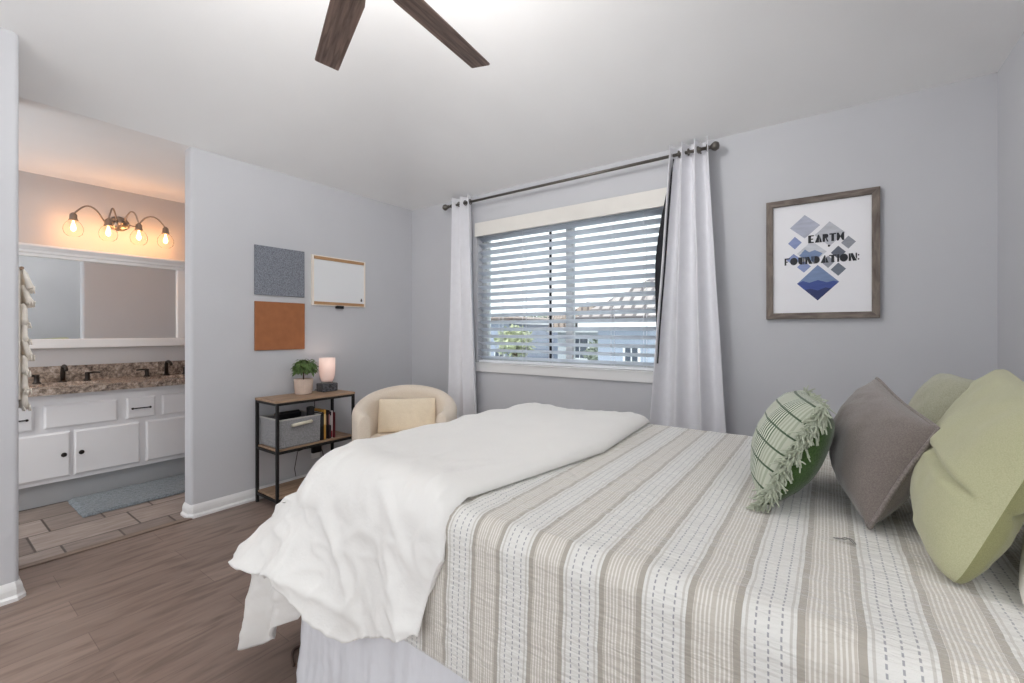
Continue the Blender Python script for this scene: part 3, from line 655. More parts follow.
for ya, yb, xa, xb, zt_, lab in ((-1.40, -1.215, .10, .118, .628, 'black folder standing at the wall side of the grey storage bin'), (-1.40, -1.215, .125, .139, .618, 'thinner black folder leaning in the middle of the grey storage bin'), (-1.245, -1.20, .262, .296, .668, 'tall black case standing at the right end of the grey storage bin')):
    fd = thing('folder', ((xa + xb) / 2, (ya + yb) / 2, .4262), lab, 'folder', 'black folders in the storage bin')
    MB().box((xa, ya, .4262), (xb, yb, zt_)).build('cover', M['blackplastic'], fd, bevel=.003)
    MB().box((xa + .003, ya + .004, zt_), (xb - .003, yb - .004, zt_ + .003)).build('paper_edge', M['basketin'], fd)
# books
random.seed(5)
bk = [('black paperback beside the grey bin', (32, 32, 34), .026, .205, (60, 60, 64)), ('orange yellow paperback second in the row', (214, 160, 76), .020, .222, (240, 214, 150)),
      ('near-black book right after the orange yellow paperback', (40, 34, 34), .016, .21, (120, 90, 80)), ('slim dark book with pink title in the middle of the row', (54, 36, 40), .012, .214, (214, 150, 150)),
      ('black book with pale title left of the white book', (38, 36, 40), .016, .20, (190, 190, 190)), ('white spined book with red foot', (222, 214, 214), .016, .206, (160, 46, 58)), ('deep red book at the right end of the row', (104, 36, 44), .014, .192, (90, 30, 36))]
yb_ = -1.162
for i, (lab, colr, th, h, c2) in enumerate(bk):
    r = thing('book', (.24, yb_ + th / 2, .413), lab, 'book', 'books on the middle shelf')
    m1 = mat('book cover %s' % ' '.join(lab.split()[:3]), srgb(*colr), 0.5, 0.05, 20)
    m2 = mat('book spine band %s' % ' '.join(lab.split()[:3]), srgb(*c2), 0.5, 0.03, 20)
    xa, xb = .165, .315 - .006 * (i % 3)
    mbk = MB().box((xa, yb_, .413), (xb, yb_ + .002, .413 + h)).box((xa, yb_ + th - .003, .413), (xb, yb_ + th - .001, .413 + h)).box((xb - .0025, yb_, .413), (xb, yb_ + th - .001, .413 + h))
    mbk.build('cover', m1, r)
    MB().box((xa + .003, yb_ + .0022, .4155), (xb - .003, yb_ + th - .0032, .413 + h - .003)).build('pages', M['paper'], r)
    z_ = .413 + (h * .5 if i != 5 else .003)
    MB().box((xb, yb_ + .003, z_), (xb + .0006, yb_ + th - .004, z_ + (h * .36 if i != 5 else .05))).build('spine_title', m2, r)
    yb_ += th
# potted plant
pc = (0.142, -1.200)
pp = thing('potted_plant', (pc[0], pc[1], .751), 'small green tree in a blush ribbed pot on the console table', 'plant')
def potf(u, v):
    a = 2 * PI * u; prof = [(.001, .752), (.058, .752), (.060, .757), (.066, .86), (.066, .866), (.061, .866), (.058, .85), (.001, .848)]
    i = min(int(v * 7 + 1e-6), 6); k = v * 7 - i
    r = lerp(prof[i][0], prof[i + 1][0], k); z = lerp(prof[i][1], prof[i + 1][1], k)
    if 2 <= i <= 3: r += .0012 * math.cos(34 * a)
    return (pc[0] + r * math.cos(a), pc[1] + r * math.sin(a), z)
MB().grid(potf, 136, 14, cu=True).build('pot', M['pot'], pp, smooth=True, weld=1e-5)
MB().lathe((pc[0], pc[1], .846), [(.001, .008), (.03, .007), (.057, .003)], 20).build('soil', M['soil'], pp, smooth=True)
stm = MB().tube([(pc[0], pc[1], .85), (pc[0] + .003, pc[1] - .002, .89), (pc[0] - .002, pc[1] + .002, .93), (pc[0], pc[1], .96)], [.006, .005, .005, .004], 8)
rnd = random.Random(11); leaves = MB()
for k in range(15):
    a = 2.4 * k; e = rnd.uniform(0.15, 1.3); L_ = rnd.uniform(.05, .085)
    tip = Vector((pc[0] + L_ * math.cos(a) * math.cos(e), pc[1] + L_ * math.sin(a) * math.cos(e), .945 + L_ * math.sin(e)))
    stm.tube([(pc[0], pc[1], .94), ((pc[0] + tip.x) / 2, (pc[1] + tip.y) / 2, (.94 + tip.z) / 2 + .012), tip], [.003, .002, .0012], 5)
stm.build('stem', M['bark'], pp, smooth=True)
for k in range(560):
    a = rnd.uniform(0, 2 * PI); e = math.asin(rnd.uniform(-.45, 1)); R_ = .080 * rnd.uniform(.4, 1.0)
    b = Vector((math.cos(a) * math.cos(e) * R_, math.sin(a) * math.cos(e) * R_, (.942 + math.sin(e) * R_ * .98))) + Vector((pc[0], pc[1] + .012, 0))
    d = Vector((math.cos(a + rnd.uniform(-.6, .6)), math.sin(a + rnd.uniform(-.6, .6)), rnd.uniform(-1.1, .1))).normalized()
    sd = d.cross(Vector((rnd.uniform(-.4, .4), rnd.uniform(-.4, .4), 1))).normalized(); nn = sd.cross(d); Lf = rnd.uniform(.026, .042); wf = Lf * .24
    leaves.add([b, b + d * Lf * .45 + sd * wf + nn * .003, b + d * Lf - nn * .008, b + d * Lf * .45 - sd * wf + nn * .003, b + d * Lf * .5 - nn * .002], [(0, 1, 4), (1, 2, 4), (2, 3, 4), (3, 0, 4)])
leaves.build('foliage', M['leaf'], pp)
# table lamp
lc = (0.150, -1.010)
tl = thing('table_lamp', (lc[0], lc[1], .751), 'small lit lamp with pinkish white shade on a speckled black base', 'lamp')
box_part('base', (lc[0] - .050, lc[1] - .064, .752), (lc[0] + .050, lc[1] + .064, .816), M['speckle'], tl, 0.006)
MB().lathe((lc[0], lc[1], .818), [(.042, -.002), (.042, .006), (.036, .010), (.037, .018)], 24).build('neck', M['bulbglass'], tl, smooth=True)
m_sh, nt, N, L, b_ = new_mat('frosted lamp shade'); N.remove(b_)
tr = N.new('ShaderNodeBsdfTranslucent'); tr.inputs['Color'].default_value = (0.95, 0.87, 0.84, 1); df = N.new('ShaderNodeBsdfDiffuse'); df.inputs['Color'].default_value = (0.88, 0.84, 0.83, 1)
mx = N.new('ShaderNodeMixShader'); mx.inputs['Fac'].default_value = 0.45; L.new(df.outputs[0], mx.inputs[1]); L.new(tr.outputs[0], mx.inputs[2]); L.new(mx.outputs[0], N['Material Output'].inputs['Surface'])
MB().lathe((lc[0], lc[1], .83), [(.040, 0), (.047, .014), (.056, .045), (.060, .09), (.0605, .186), (.059, .186), (.0585, .09), (.0545, .046), (.045, .016), (.038, .003)], 36).build('lamp_shade', m_sh, tl, smooth=True)
MB().ball((lc[0], lc[1], .93), .018, 14).build('bulb', emit_mat('small warm bulb', (1, 0.72, 0.58), 1), tl, smooth=True)
pl = bpy.data.lights.new('lamp_light', 'POINT'); pl.energy = .2; pl.color = (1, 0.76, 0.63); pl.shadow_soft_size = 0.02
po = bpy.data.objects.new('lamp_light', pl); COL.objects.link(po); po.location = (0, 0, .245); po.parent = tl
# outlet, charger and cords
ou = thing('wall_outlet', (0.002, -1.02, .27), 'white wall outlet behind the console table under its middle shelf', 'outlet')
box_part('face_plate', (0.0005, -1.06, .195), (.007, -.985, .31), M['plug'], ou, 0.002)
for zz in (.23, .275): MB().lathe((.0071, -1.022, zz), [(.016, 0), (.016, .002)], 18, 'X').build('socket', M['plug'], ou)
ch = thing('charger', (0.025, -1.022, .30), 'black charger plugged into the outlet under the middle shelf', 'charger')
box_part('body', (.0092, -1.066, .246), (.040, -.988, .306), M['blackplastic'], ch, 0.006)
MB().tube([(.028, -1.0, .27), (.034, -.985, .26), (.036, -.97, .2), (.034, -.955, .1), (.034, -.95, .01)], .003, 6).build('cord', M['blackplastic'], ch, smooth=True)
MB().tube([(.03, -1.05, .29), (.035, -1.12, .30), (.03, -1.185, .29), (.03, -1.195, .24), (.03, -1.21, .16), (.03, -1.2, .1)], .0028, 6).build('cord', M['blackplastic'], ch, smooth=True)
tag(MB().tube([(.115, -1.045, .757), (.06, -1.045, .757), (.03, -1.04, .757), (.022, -1.04, .74), (.012, -1.035, .6), (.012, -1.03, .45), (.012, -1.03, .318)], .003, 6).build('lamp_cord', M['blackplastic'], None, smooth=True), 'black lamp cord dropping behind the console table', 'cord')
tag(MB().tube([*[(1.93 - .20 * math.sin(k / 20 * PI * .8), -2.02 - .14 * k / 20, .006) for k in range(21)]], .005, 8).build('floor_cable', M['cable'], None, smooth=True), 'brown cable on the floor beside the bed skirt', 'cable')

# ---- tub chair in the corner
CH = Vector((0.755, -0.725, 0)); fw_ = Vector((1, -1, 0)).normalized(); rt_ = Vector((1, 1, 0)).normalized()
tc_ = thing('tub_chair', CH, 'cream upholstered tub chair tucked into the corner', 'chair')
def chp(a, r, z): return CH - fw_ * (r * math.cos(a)) + rt_ * (r * math.sin(a)) + Vector((0, 0, z))
AM = math.radians(128)
def cross(th):
    zt_ = lerp(.615, .772, (0.5 + .5 * math.cos(max(-PI, min(PI, th * 1.30)))) ** .8)
    Ro, Ri = 0.392, 0.285; rr = (Ro - Ri) / 2; pr = [(Ro - .035, .09), (Ro - .01, .12), (Ro, .3), (Ro, zt_ - rr)]
    for k in range(1, 8): a = PI * k / 8; pr.append((Ro - rr + rr * math.cos(a), zt_ - rr + rr * math.sin(a) * 1.1))
    pr += [(Ri, zt_ - rr), (Ri + .008, .5), (Ri + .01, .3), (Ri + .01, .09)]
    return pr
def tub(u, v):
    th = lerp(-AM, AM, u); pr = cross(th); n = len(pr); k = v * (n); i = int(k + 1e-6) % n
    return chp(th, pr[i][0], pr[i][1])
ncr = len(cross(0)); mb = MB(); NU = 60
for i in range(NU + 1):
    th = lerp(-AM, AM, i / NU)
    for r, z in cross(th): mb.v.append(chp(th, r, z))
for i in range(NU):
    for j in range(ncr): a = i * ncr + j; b = i * ncr + (j + 1) % ncr; mb.f.append((a, b, b + ncr, a + ncr))
mb.f.append(tuple(range(ncr))); mb.f.append(tuple(NU * ncr + j for j in range(ncr - 1, -1, -1)))
mb.build('tub_back', M['cream'], tc_, smooth=True, bevel=0.012)
def seatpoly(R, fx):
    pts = []
    for k in range(25): a = lerp(-PI / 2 - .5, PI / 2 + .5, k / 24); pts.append((-R * math.cos(a), R * math.sin(a)))
    w_ = pts[-1][1]; pts += [(fx - .03, w_), (fx, w_ - .04), (fx, -w_ + .04), (fx - .03, -w_)]; return pts
mp_ = lambda a, b, d: CH + fw_ * a + rt_ * b + Vector((0, 0, d))
MB().prism(seatpoly(.288, .335), mp_, .10, .30).build('seat_base', M['cream'], tc_, bevel=0.015)
MB().prism(seatpoly(.278, .355), mp_, .302, .425).build('seat_cushion', M['cream'], tc_, smooth=False, bevel=0.03)
for a, b in ((.22, .24), (.22, -.24), (-.24, .2), (-.24, -.2)):
    q = mp_(a, b, 0); MB().tube([(q.x, q.y, 0), (q.x, q.y, .1)], [.016, .024], 14).build('leg', M['bronze'], tc_, smooth=True)

# ---- pillows
def pillow(name, label, cat, corners, tf, tb, mf, mbk, wr=0.006, seed=0, pinch=.05, group='throw pillows at the head of the bed', dent=None, floorz=.7805, pwr=.42, uvs=False, rnd_c=.10, taper=0.0):
    C = [Vector(p) for p in corners]; ctr = sum(C, Vector()) / 4
    root = thing(name, (ctr.x, ctr.y, floorz), label, cat, group)
    n = ((C[3] - C[0]).cross(C[1] - C[0])).normalized()     # BN,TN,TF,BF
    if n.x > 0: n = -n
    def base(u, v):     # u: near to far, v: bottom to top
        p = C[0] * (1 - u) * (1 - v) + C[3] * u * (1 - v) + C[1] * (1 - u) * v + C[2] * u * v
        a, b = 2 * u - 1, 2 * v - 1; d = p - ctr
        k = 1 - pinch * ((1 - a * a) * b ** 4 + (1 - b * b) * a ** 4)
        rr_ = 1 - rnd_c * (abs(a) ** 5) * (abs(b) ** 5)
        return ctr + d * k * rr_
    def side(T, sgn):
        def fn(u, v):
            p = base(u, v); w_ = max(0, math.sin(PI * u) * math.sin(PI * v)); t_ = T * w_ ** pwr * (1 - taper * v)
            q = p + n * sgn * t_
            f_ = min(1, w_ * 4); edge = 1 - abs(w_ - .25) * 1.2
            rr = fbm((q.x + seed, q.y, q.z), 9, 3) * wr + abs(fbm((q.x + seed * 2, q.y * .6, q.z), 16, 2)) * wr * 1.0 * max(0, edge)
            q = q + n * sgn * rr * f_
            if dent: q = q + n * sgn * dent(u, v) * f_
            if q.z < floorz: q.z = floorz + 0.0004
            return q
        return fn
    N_ = 44
    uvf = (lambda u, v: (u, v)) if uvs else None
    MB().grid(side(tf, 1), N_, N_, uvf=uvf).build('front_cover', mf, root, smooth=True)
    MB().grid(side(tb, -1), N_, N_).build('back_cover', mbk, root, smooth=True)
    return root, base, n
gp, gb, gn = pillow('throw_pillow', 'grey brown chenille cushion with piped edge between two green ones', 'pillow', [(3.472, -1.745, .785), (3.597, -1.68, 1.015), (3.518, -1.27, 1.090), (3.43, -1.32, .785)], .10, .065, M['graypillow'], M['graypillow'], .006, 3, pinch=.08, pwr=.45, rnd_c=.03)
pts = [gb(0, k / 30) for k in range(31)] + [gb(k / 30, 1) for k in range(1, 31)] + [gb(1, 1 - k / 30) for k in range(1, 31)] + [gb(1 - k / 30, 0) for k in range(1, 31)]
MB().tube([(p.x, p.y, max(p.z, .784)) for p in pts], .0048, 8).build('piping', M['graypipe'], gp, smooth=True)
tp, tb_, tn = pillow('throw_pillow', 'small green striped cushion with pale fringed edge, nearest the foot of the bed', 'pillow', [(3.262, -1.74, .785), (3.395, -1.655, 1.04), (3.335, -1.33, 1.045), (3.235, -1.36, .785)], .085, .085, M['greenstripe'], M['greenback'], .005, 7, uvs=True, rnd_c=.03)
rnd = random.Random(4); fg = MB()
for k in range(170):
    s_ = k / 169
    p = tb_(0, s_) if k % 1 == 0 else None
    for q_ in range(2):
        pt = [Vector(p)]; d = (Vector((-.35, -.7, -.35)) + Vector((rnd.uniform(-.6, .6), rnd.uniform(-.4, .4), rnd.uniform(-.6, .5)))).normalized(); Lf = rnd.uniform(.028, .055)
        if s_ < .08: d = (d + Vector((-.6, -.3, 0))).normalized()
        for j in range(1, 5):
            pt.append(pt[-1] + d * Lf / 4); d = (d + Vector((rnd.uniform(-.5, .5), rnd.uniform(-.5, .5), rnd.uniform(-.8, .3)))).normalized()
        for j in pt: j.z = max(j.z, .781)
        fg.tube(pt, [.0027, .0025, .0022, .002, .0016], 4)
for k in range(60):     # short fringe along the top edge
    p = tb_(k / 59, 1); d = Vector((rnd.uniform(-.2, .9), rnd.uniform(-.6, .2), rnd.uniform(-.5, .5))).normalized(); Lf = rnd.uniform(.015, .03)
    fg.tube([p, p + d * Lf * .5, p + d * Lf + Vector((0, 0, -.006))], [.002, .0018, .0013], 4)
fg.build('fringe', M['fringe'], tp)
def gdent(u, v):
    l = v - (.45 + .05 * u); return (-.016 * math.exp(-(l / .02) ** 2) + .006 * math.exp(-((l - .05) / .04) ** 2)) * (1 - .95 * sstep(.30, .62, u))
pillow('throw_pillow', 'large pale olive cushion with a creased middle, closest to the camera', 'pillow', [(3.568, -1.95, .772), (3.715, -1.89, 1.095), (3.757, -1.35, 1.145), (3.64, -1.42, .782)], .122, .07, M['olive'], M['olivedark'], .006, 12, dent=gdent, taper=.45, rnd_c=.09, pinch=.02)
pillow('throw_pillow', 'sage green cushion standing behind the olive one in the wall corner', 'pillow', [(3.665, -1.30, .782), (3.755, -1.28, 1.09), (3.715, -.93, 1.095), (3.64, -.93, .782)], .09, .08, M['sage'], M['sage'], .006, 21)
pillow('bed_pillow', 'white bed pillow lying behind the large olive cushion', 'pillow', [(3.632, -1.99, .786), (3.84, -1.99, .91), (3.95, -1.45, .96), (3.80, -1.42, .788)], .06, .05, M['pillowwhite'], M['pillowwhite'], .008, 30)
pillow('lumbar_cushion', 'small cream rectangular cushion leaning inside the tub chair', 'pillow', [mp_(-.105, -.225, .432), mp_(-.165, -.22, .685), mp_(-.165, .22, .685), mp_(-.105, .225, .432)], .042, .028, M['creampillow'], M['creampillow'], .004, 41, group=None, floorz=.428, pinch=.0, pwr=.34, rnd_c=.0)
# ---- bed
BX0, BX1, BY0, BY1, BT = 1.955, 3.935, -2.185, -0.835, 0.77
bed = thing('bed', ((BX0 + BX1) / 2, (BY0 + BY1) / 2, 0), 'double bed with pale skirt under the striped coverlet and white comforter', 'bed')
box_part('mattress', (BX0, BY0, .47), (BX1, BY1, BT - .004), M['mattress'], bed, 0.07)
box_part('box_spring', (BX0 + .01, BY0 + .01, .2), (BX1, BY1 - .01, .47), M['mattress'], bed, 0.02)
for x in (BX0 + .12, BX1 - .12):
    for y in (BY0 + .14, BY1 - .14): MB().tube([(x, y, 0), (x, y, .2)], .025, 10).build('leg', M['black'], bed)
def skirt_path(s):
    """s metres along near side (from head), foot, far side -> point and outward normal"""
    L1 = BX1 - BX0; L2 = BY1 - BY0
    if s < L1: return Vector((BX1 - s, BY0, 0)), Vector((0, -1, 0))
    if s < L1 + L2: return Vector((BX0, BY0 + s - L1, 0)), Vector((-1, 0, 0))
    return Vector((BX0 + s - L1 - L2, BY1, 0)), Vector((0, 1, 0))
LS = 2 * (BX1 - BX0) + (BY1 - BY0)
def skirtf(u, v):
    s = u * LS; p, n_ = skirt_path(s); L1 = BX1 - BX0; c_ = min(abs(s - L1), abs(s - L1 - (BY1 - BY0)))
    if c_ < .03:
        n2 = Vector((-1, -1 if s < L1 + .5 else 1, 0)).normalized(); n_ = (n_ * (c_ / .03) + n2 * (1 - c_ / .03)).normalized()
    z = lerp(.004, .475, v); k = 1 - v
    wv = .010 * fbm((s, 0, z * .3), 7, 3) + .008 * math.sin(s * 23 + 2 * fbm((s, z, 0), 2)) * (0.3 + k) + .009 * (1 - abs(fbm((s + 3, z * .22, 0), 12, 3)) * 2) + .004 * fbm((s, z * 1.2, 4), 30, 2)
    return p + n_ * (.006 + .022 * k + wv * (.35 + .65 * k)) + Vector((0, 0, z))
MB().grid(skirtf, 700, 30).build('bed_skirt', M['skirt'], bed, smooth=True, solid=0.003)

# coverlet: rounded over both long edges
cv_r = .055; cy0, cy1 = BY0 - .017, BY1 + .017; cz = .7765; hem = .398
Lt = (cy1 - cy0) - 2 * cv_r; Lr = cv_r * PI / 2; Ls = cz - cv_r - hem; LT = 2 * Ls + 2 * Lr + Lt
def cov(u, v):
    x = lerp(2.22, 3.95, u); a = v * LT
    # v = 0 at the near hem
    if a < Ls: y, z, ny, nz = cy0 - .012 * (1 - a / Ls), hem + a, -1, 0
    elif a < Ls + Lr: t_ = (a - Ls) / cv_r; y, z, ny, nz = cy0 + cv_r * (1 - math.cos(t_)), cz - cv_r + cv_r * math.sin(t_), -math.cos(t_), math.sin(t_)
    elif a < Ls + Lr + Lt: y, z, ny, nz = cy0 + cv_r + (a - Ls - Lr), cz, 0, 1
    elif a < Ls + 2 * Lr + Lt: t_ = (a - Ls - Lr - Lt) / cv_r; y, z, ny, nz = cy1 - cv_r + cv_r * math.sin(t_), cz - cv_r + cv_r * math.cos(t_), math.sin(t_), math.cos(t_)
    else: b = a - Ls - 2 * Lr - Lt; y, z, ny, nz = cy1 + .01 * b / Ls, cz - cv_r - b, 1, 0
    w_ = .0018 * fbm((x * 1.0, a * 2.2, 0), 11, 3) + .0034 * max(0, fbm((x * .8, a * 2.6, 5), 15, 2) - .05)
    if a < Ls: w_ += .006 * math.sin(x * 9 + 1) * (1 - a / Ls) * .6
    return (x, y + ny * w_, z + nz * w_)
cv = MB().grid(cov, 220, 240, uvf=lambda u, v: (lerp(2.22, 3.95, u), v * LT)).build('coverlet', M['coverlet'], None, smooth=True, solid=0.004, solid_off=-1)
tag(cv, 'white and taupe striped woven coverlet spread over the bed', 'bedspread')
ht = []
for k in range(22):
    s_ = k / 21; ht.append((3.408 + .034 * s_, -1.822 - .008 * math.sin(s_ * PI * 2.2) - .006 * s_, .7815 + .004 * math.sin(s_ * PI)))
hm = MB().tube(ht, .0012, 6).tube([(p[0] + .003, p[1] + .006 * math.sin(3 * i / 21 * PI), p[2]) for i, p in enumerate(ht)], .001, 6)
tag(hm.build('thread_loop', M['thread'], None, smooth=True), 'short loose loop of grey thread lying on the striped coverlet', 'thread')

# white comforter folded over the foot of the bed
ZT = .822
def per_cols():
    cols = []   # (boundary point, outward normal, inner point, flare, hem height, edge coordinate)
    xr, yn, yf, xf, rc = 2.625, -2.222, -.805, 1.87, .17
    def near_h(x):
        pts = [(1.85, .49), (1.97, .475), (2.1, .43), (2.2, .37), (2.3, .34), (2.42, .38), (2.5, .425), (2.7, .49)]
        if x <= pts[0][0]: return pts[0][1]
        for (a, p), (b, q) in zip(pts, pts[1:]):
            if x <= b: return lerp(p, q, (x - a) / (b - a))
        return pts[-1][1]
    n1 = 130
    for i in range(n1 + 1):
        t_ = i / n1; x = lerp(xr, xf + rc, t_ ** 1.25)
        cols.append((Vector((x, yn, 0)), Vector((0, -1, 0)), Vector((2.3 + max(0, x - 2.3) * .43 / .325, -1.5, 0)), lerp(.03, .10, sstep(2.5, 2.0, x)), near_h(x), xr - x, lerp(.115, .15, sstep(2.5, xf + rc, x))))
    n2 = 80
    for i in range(1, n2):
        a = PI / 2 * i / n2; N_ = Vector((-math.sin(a), -math.cos(a), 0)); B_ = Vector((xf + rc, yn + rc, 0)) + N_ * rc
        fl = lerp(lerp(.10, .245, sstep(0, 1.05, a)), .20, sstep(1.1, 1.57, a))
        cols.append((B_, N_, Vector((2.3, -1.5, 0)), fl, lerp(lerp(.475, .44, sstep(0, .8, a)), .37, sstep(.9, 1.57, a)), 1, .155))
    n3 = 70
    for i in range(n3 + 1):
        y = lerp(yn + rc, yf - rc, i / n3)
        cols.append((Vector((xf, y, 0)), Vector((-1, 0, 0)), Vector((2.3, -1.5, 0)), lerp(.22, .12, sstep(-2.0, -1.2, y)), .33, 1, .155))
    for i in range(1, 24):
        a = PI / 2 * i / 24; N_ = Vector((-math.cos(a), math.sin(a), 0)); B_ = Vector((xf + rc, yf - rc, 0)) + N_ * rc
        cols.append((B_, N_, Vector((2.3, -1.5, 0)), .10, .34, 1, .155))
    for i in range(n1 + 1):
        t_ = 1 - i / n1; x = lerp(2.69, xf + rc, t_ ** 1.25); xn_ = lerp(xr, xf + rc, t_ ** 1.25)
        cols.append((Vector((x, yf, 0)), Vector((0, 1, 0)), Vector((2.3 + max(0, xn_ - 2.3) * .43 / .325, -1.5, 0)), .04, .36, xr - xn_, lerp(.09, .155, sstep(2.5, xf + rc, x))))
    return cols
cols = per_cols(); nT, nE, nH = 34, 16, 46
mb = MB(); nrow = nT + nE + nH + 1
alen = [0]
for (c0, c1) in zip(cols, cols[1:]): alen.append(alen[-1] + ((c1[0] + c1[1] * c1[3]) - (c0[0] + c0[1] * c0[3])).length)
for ci, (B_, N_, I_, fl, zh, ed_, eR) in enumerate(cols):
    roll = math.sqrt(max(0, 1 - (1 - min(1, ed_ / .07)) ** 2))          # the folded edge rolls down onto the coverlet
    fp_ = lerp(1.1, .72, sstep(.05, .2, fl))
    zt_ = lerp(.784, ZT, roll); edge_pull = .012 * (1 - roll)
    T0 = B_ - N_ * eR
    for j in range(nrow):
        if j <= nT:
            t_ = j / nT; p = I_.lerp(T0, t_); z = zt_; nn = Vector((0, 0, 1)); amp = .35 + .3 * t_; hk = 0
        elif j <= nT + nE:
            a = PI / 2 * (j - nT) / nE; p = T0 + N_ * (eR * math.sin(a) - edge_pull * math.sin(a)); z = zt_ - eR * 1.05 * (1 - math.cos(a)) ; nn = N_ * math.sin(a) + Vector((0, 0, math.cos(a))); amp = .8; hk = 0
        else:
            t_ = (j - nT - nE) / nH; za = zt_ - eR * 1.05; hk = t_
            p = B_ + N_ * (fl * (t_ ** fp_) - edge_pull); z = lerp(za, zh + .014 * fbm((ci * .06, 0, 0), 1.0, 2), t_); nn = (N_ + Vector((0, 0, .45 * fl / .3))).normalized(); amp = 1.0
        q = Vector((p.x, p.y, z))
        if j > nT + nE and B_.y < -1.9 and N_.y < -.5: q.x -= (.055 * hk + .015 * math.sin(PI * hk)) * sstep(2.1, 2.5, B_.x)
        # soft wrinkles: broad undulation, diagonal creases, and hanging folds that open towards the hem
        fx = Vector((q.x * .9 + q.z * .7, q.y * .9 + q.z * .35, q.z * .5 - q.x * .2))
        f1 = fbm(fx, 2.6, 2)
        f2 = max(0, 1 - abs(fbm((fx.x + .12 * f1, fx.y * .8, fx.z + 3), 3.4, 2)) * 3.2) ** 2
        f3 = max(0, 1 - abs(fbm((q.x * .8 - q.z * .8 + 9, q.y + .1 * f1, q.z * .6 + q.x * .5), 5.2, 2)) * 3.4) ** 2
        f4 = max(0, 1 - abs(fbm((q.x * 1.1 + q.z * 1.3 + 21, q.y * 1.1 - q.z * .5, q.z * .9 - q.x * .6), 7.5, 2)) * 3.6) ** 1.5
        f5 = fbm((q.x, q.y, q.z + 5), 14, 2)
        hang = sstep(nT * .55, nT + nE, j)
        dsp = roll * ((.008 + .014 * hang) * f1 + (.002 + .015 * hang) * f2 + (.001 + .008 * hang) * f3 + .005 * hang * f4 + .0016 * (.35 + .65 * hang) * f5)
        if hk: dsp += hk * (.016 * math.sin(alen[ci] * 13 + 1.6 * f1 + 1.2 * hk) + .008 * math.sin(alen[ci] * 27 - 2 * hk + 2 * f1))
        q += nn * dsp
        if j <= nT: q.z = max(q.z, .783 + .02 * roll)
        if N_.y < -.5 and j > nT + nE: q.y = min(q.y, -2.224)
        elif nT < j <= nT + nE and B_.x > 1.95 and abs(N_.y) > .9: q.z = max(q.z, .7775 + .012 - eR * 1.05 * (1 - math.cos(PI / 2 * (j - nT) / nE)))
        mb.v.append(q)
for ci in range(len(cols) - 1):
    for j in range(nrow - 1):
        a = ci * nrow + j; mb.f.append((a, a + 1, a + nrow + 1, a + nrow))
for it in range(3):      # relax the cloth a little
    old = [v.copy() for v in mb.v]
    for ci in range(1, len(cols) - 1):
        for j in range(1, nrow - 1):
            k = ci * nrow + j; mb.v[k] = old[k] * .5 + (old[k - 1] + old[k + 1] + old[k - nrow] + old[k + nrow]) * .125
cf = thing('comforter', (2.25, -1.5, .78), 'white cotton comforter folded across the foot of the bed, hanging over the corner', 'comforter')
mb.build('top_layer', M['duvet'], cf, smooth=True, weld=2e-4, solid=0.02, solid_off=-1)
tail_x = [(1.985, .46, .345), (1.955, .44, .27), (1.90, .44, .24), (1.84, .45, .165), (1.765, .45, .12), (1.69, .45, .085), (1.645, .45, .055)]
def tail(u, v):
    # from the near side round the foot corner
    k = u * 9
    if k <= 6:
        i = min(5, int(k)); f_ = k - i; xb = lerp(tail_x[i][0], tail_x[i + 1][0], f_); z0_ = lerp(tail_x[i][2], tail_x[i + 1][2], f_)
        y = lerp(-2.235, -2.265, k / 6); xt_ = lerp(2.0, 1.76, k / 6)
    else:
        f_ = (k - 6) / 3; xb = lerp(1.645, 1.70, f_); z0_ = lerp(.055, .30, f_); y = lerp(-2.265, -1.85, f_); xt_ = lerp(1.76, 1.78, f_)
    z = lerp(z0_, .47, v)
    x = lerp(xb, xt_, v)
    fld = .022 * math.sin(k * 2.2 + 1.5 * v) * (1 - v) + .012 * fbm((k * .35, v * 2.2, 2), 1.6, 3)
    return (x + .3 * fld, y + fld - .012 * math.sin(PI * v), z)
MB().grid(tail, 90, 40).build('under_layer', M['duvet'], cf, smooth=True, solid=0.012)

# ---- bathroom vanity
VX = -1.0; VY0, VY1 = -3.28, -0.905
vc = thing('vanity_cabinet', (-1.27, -2.09, 0), 'white vanity cabinet with dark knobs under the granite counter', 'cabinet')
box_part('body', (-1.548, VY0, .165), (VX - .018, VY1, .784), M['cabinet'], vc, 0.003)
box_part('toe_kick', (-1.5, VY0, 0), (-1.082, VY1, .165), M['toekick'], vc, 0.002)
def raised(mb, y0, y1, z0, z1, t=.018, bev=.012):
    xa, xb = VX - .018, VX
    o = len(mb.v); L4 = lambda x, i: [(x, y0 + i, z0 + i), (x, y1 - i, z0 + i), (x, y1 - i, z1 - i), (x, y0 + i, z1 - i)]
    for lp in (L4(xa + .0005, 0), L4(xb - .007, 0), L4(xb, bev)): mb.v += [Vector(p) for p in lp]
    for i in range(2):
        for k in range(4): a = o + i * 4 + k; b = o + i * 4 + (k + 1) % 4; mb.f.append((a, b, b + 4, a + 4))
    mb.f += [(o + 8, o + 9, o + 10, o + 11), (o + 3, o + 2, o + 1, o)]
    return mb
def knob(y, z, par):
    k_ = MB().lathe((VX, y, z), [(.009, 0), (.006, .006), (.006, .014), (.014, .018), (.016, .024), (.012, .030), (.0001, .031)], 18, 'X')
    tag(k_.build('knob', M['bronze'], par, smooth=True), 'dark bronze knob')
def pull(y0, y1, z, par):
    mb = MB().tube([(VX + .022, y0 - .006, z), (VX + .024, (y0 + y1) / 2, z), (VX + .022, y1 + .006, z)], .0048, 8)
    for y in (y0, y1): mb.tube([(VX - .001, y, z), (VX + .022, y, z)], .0045, 8); mb.ball((VX + .022, y, z), .009, 10)
    tag(mb.build('handle', M['bronze'], par, smooth=True), 'dark bronze bar handle')
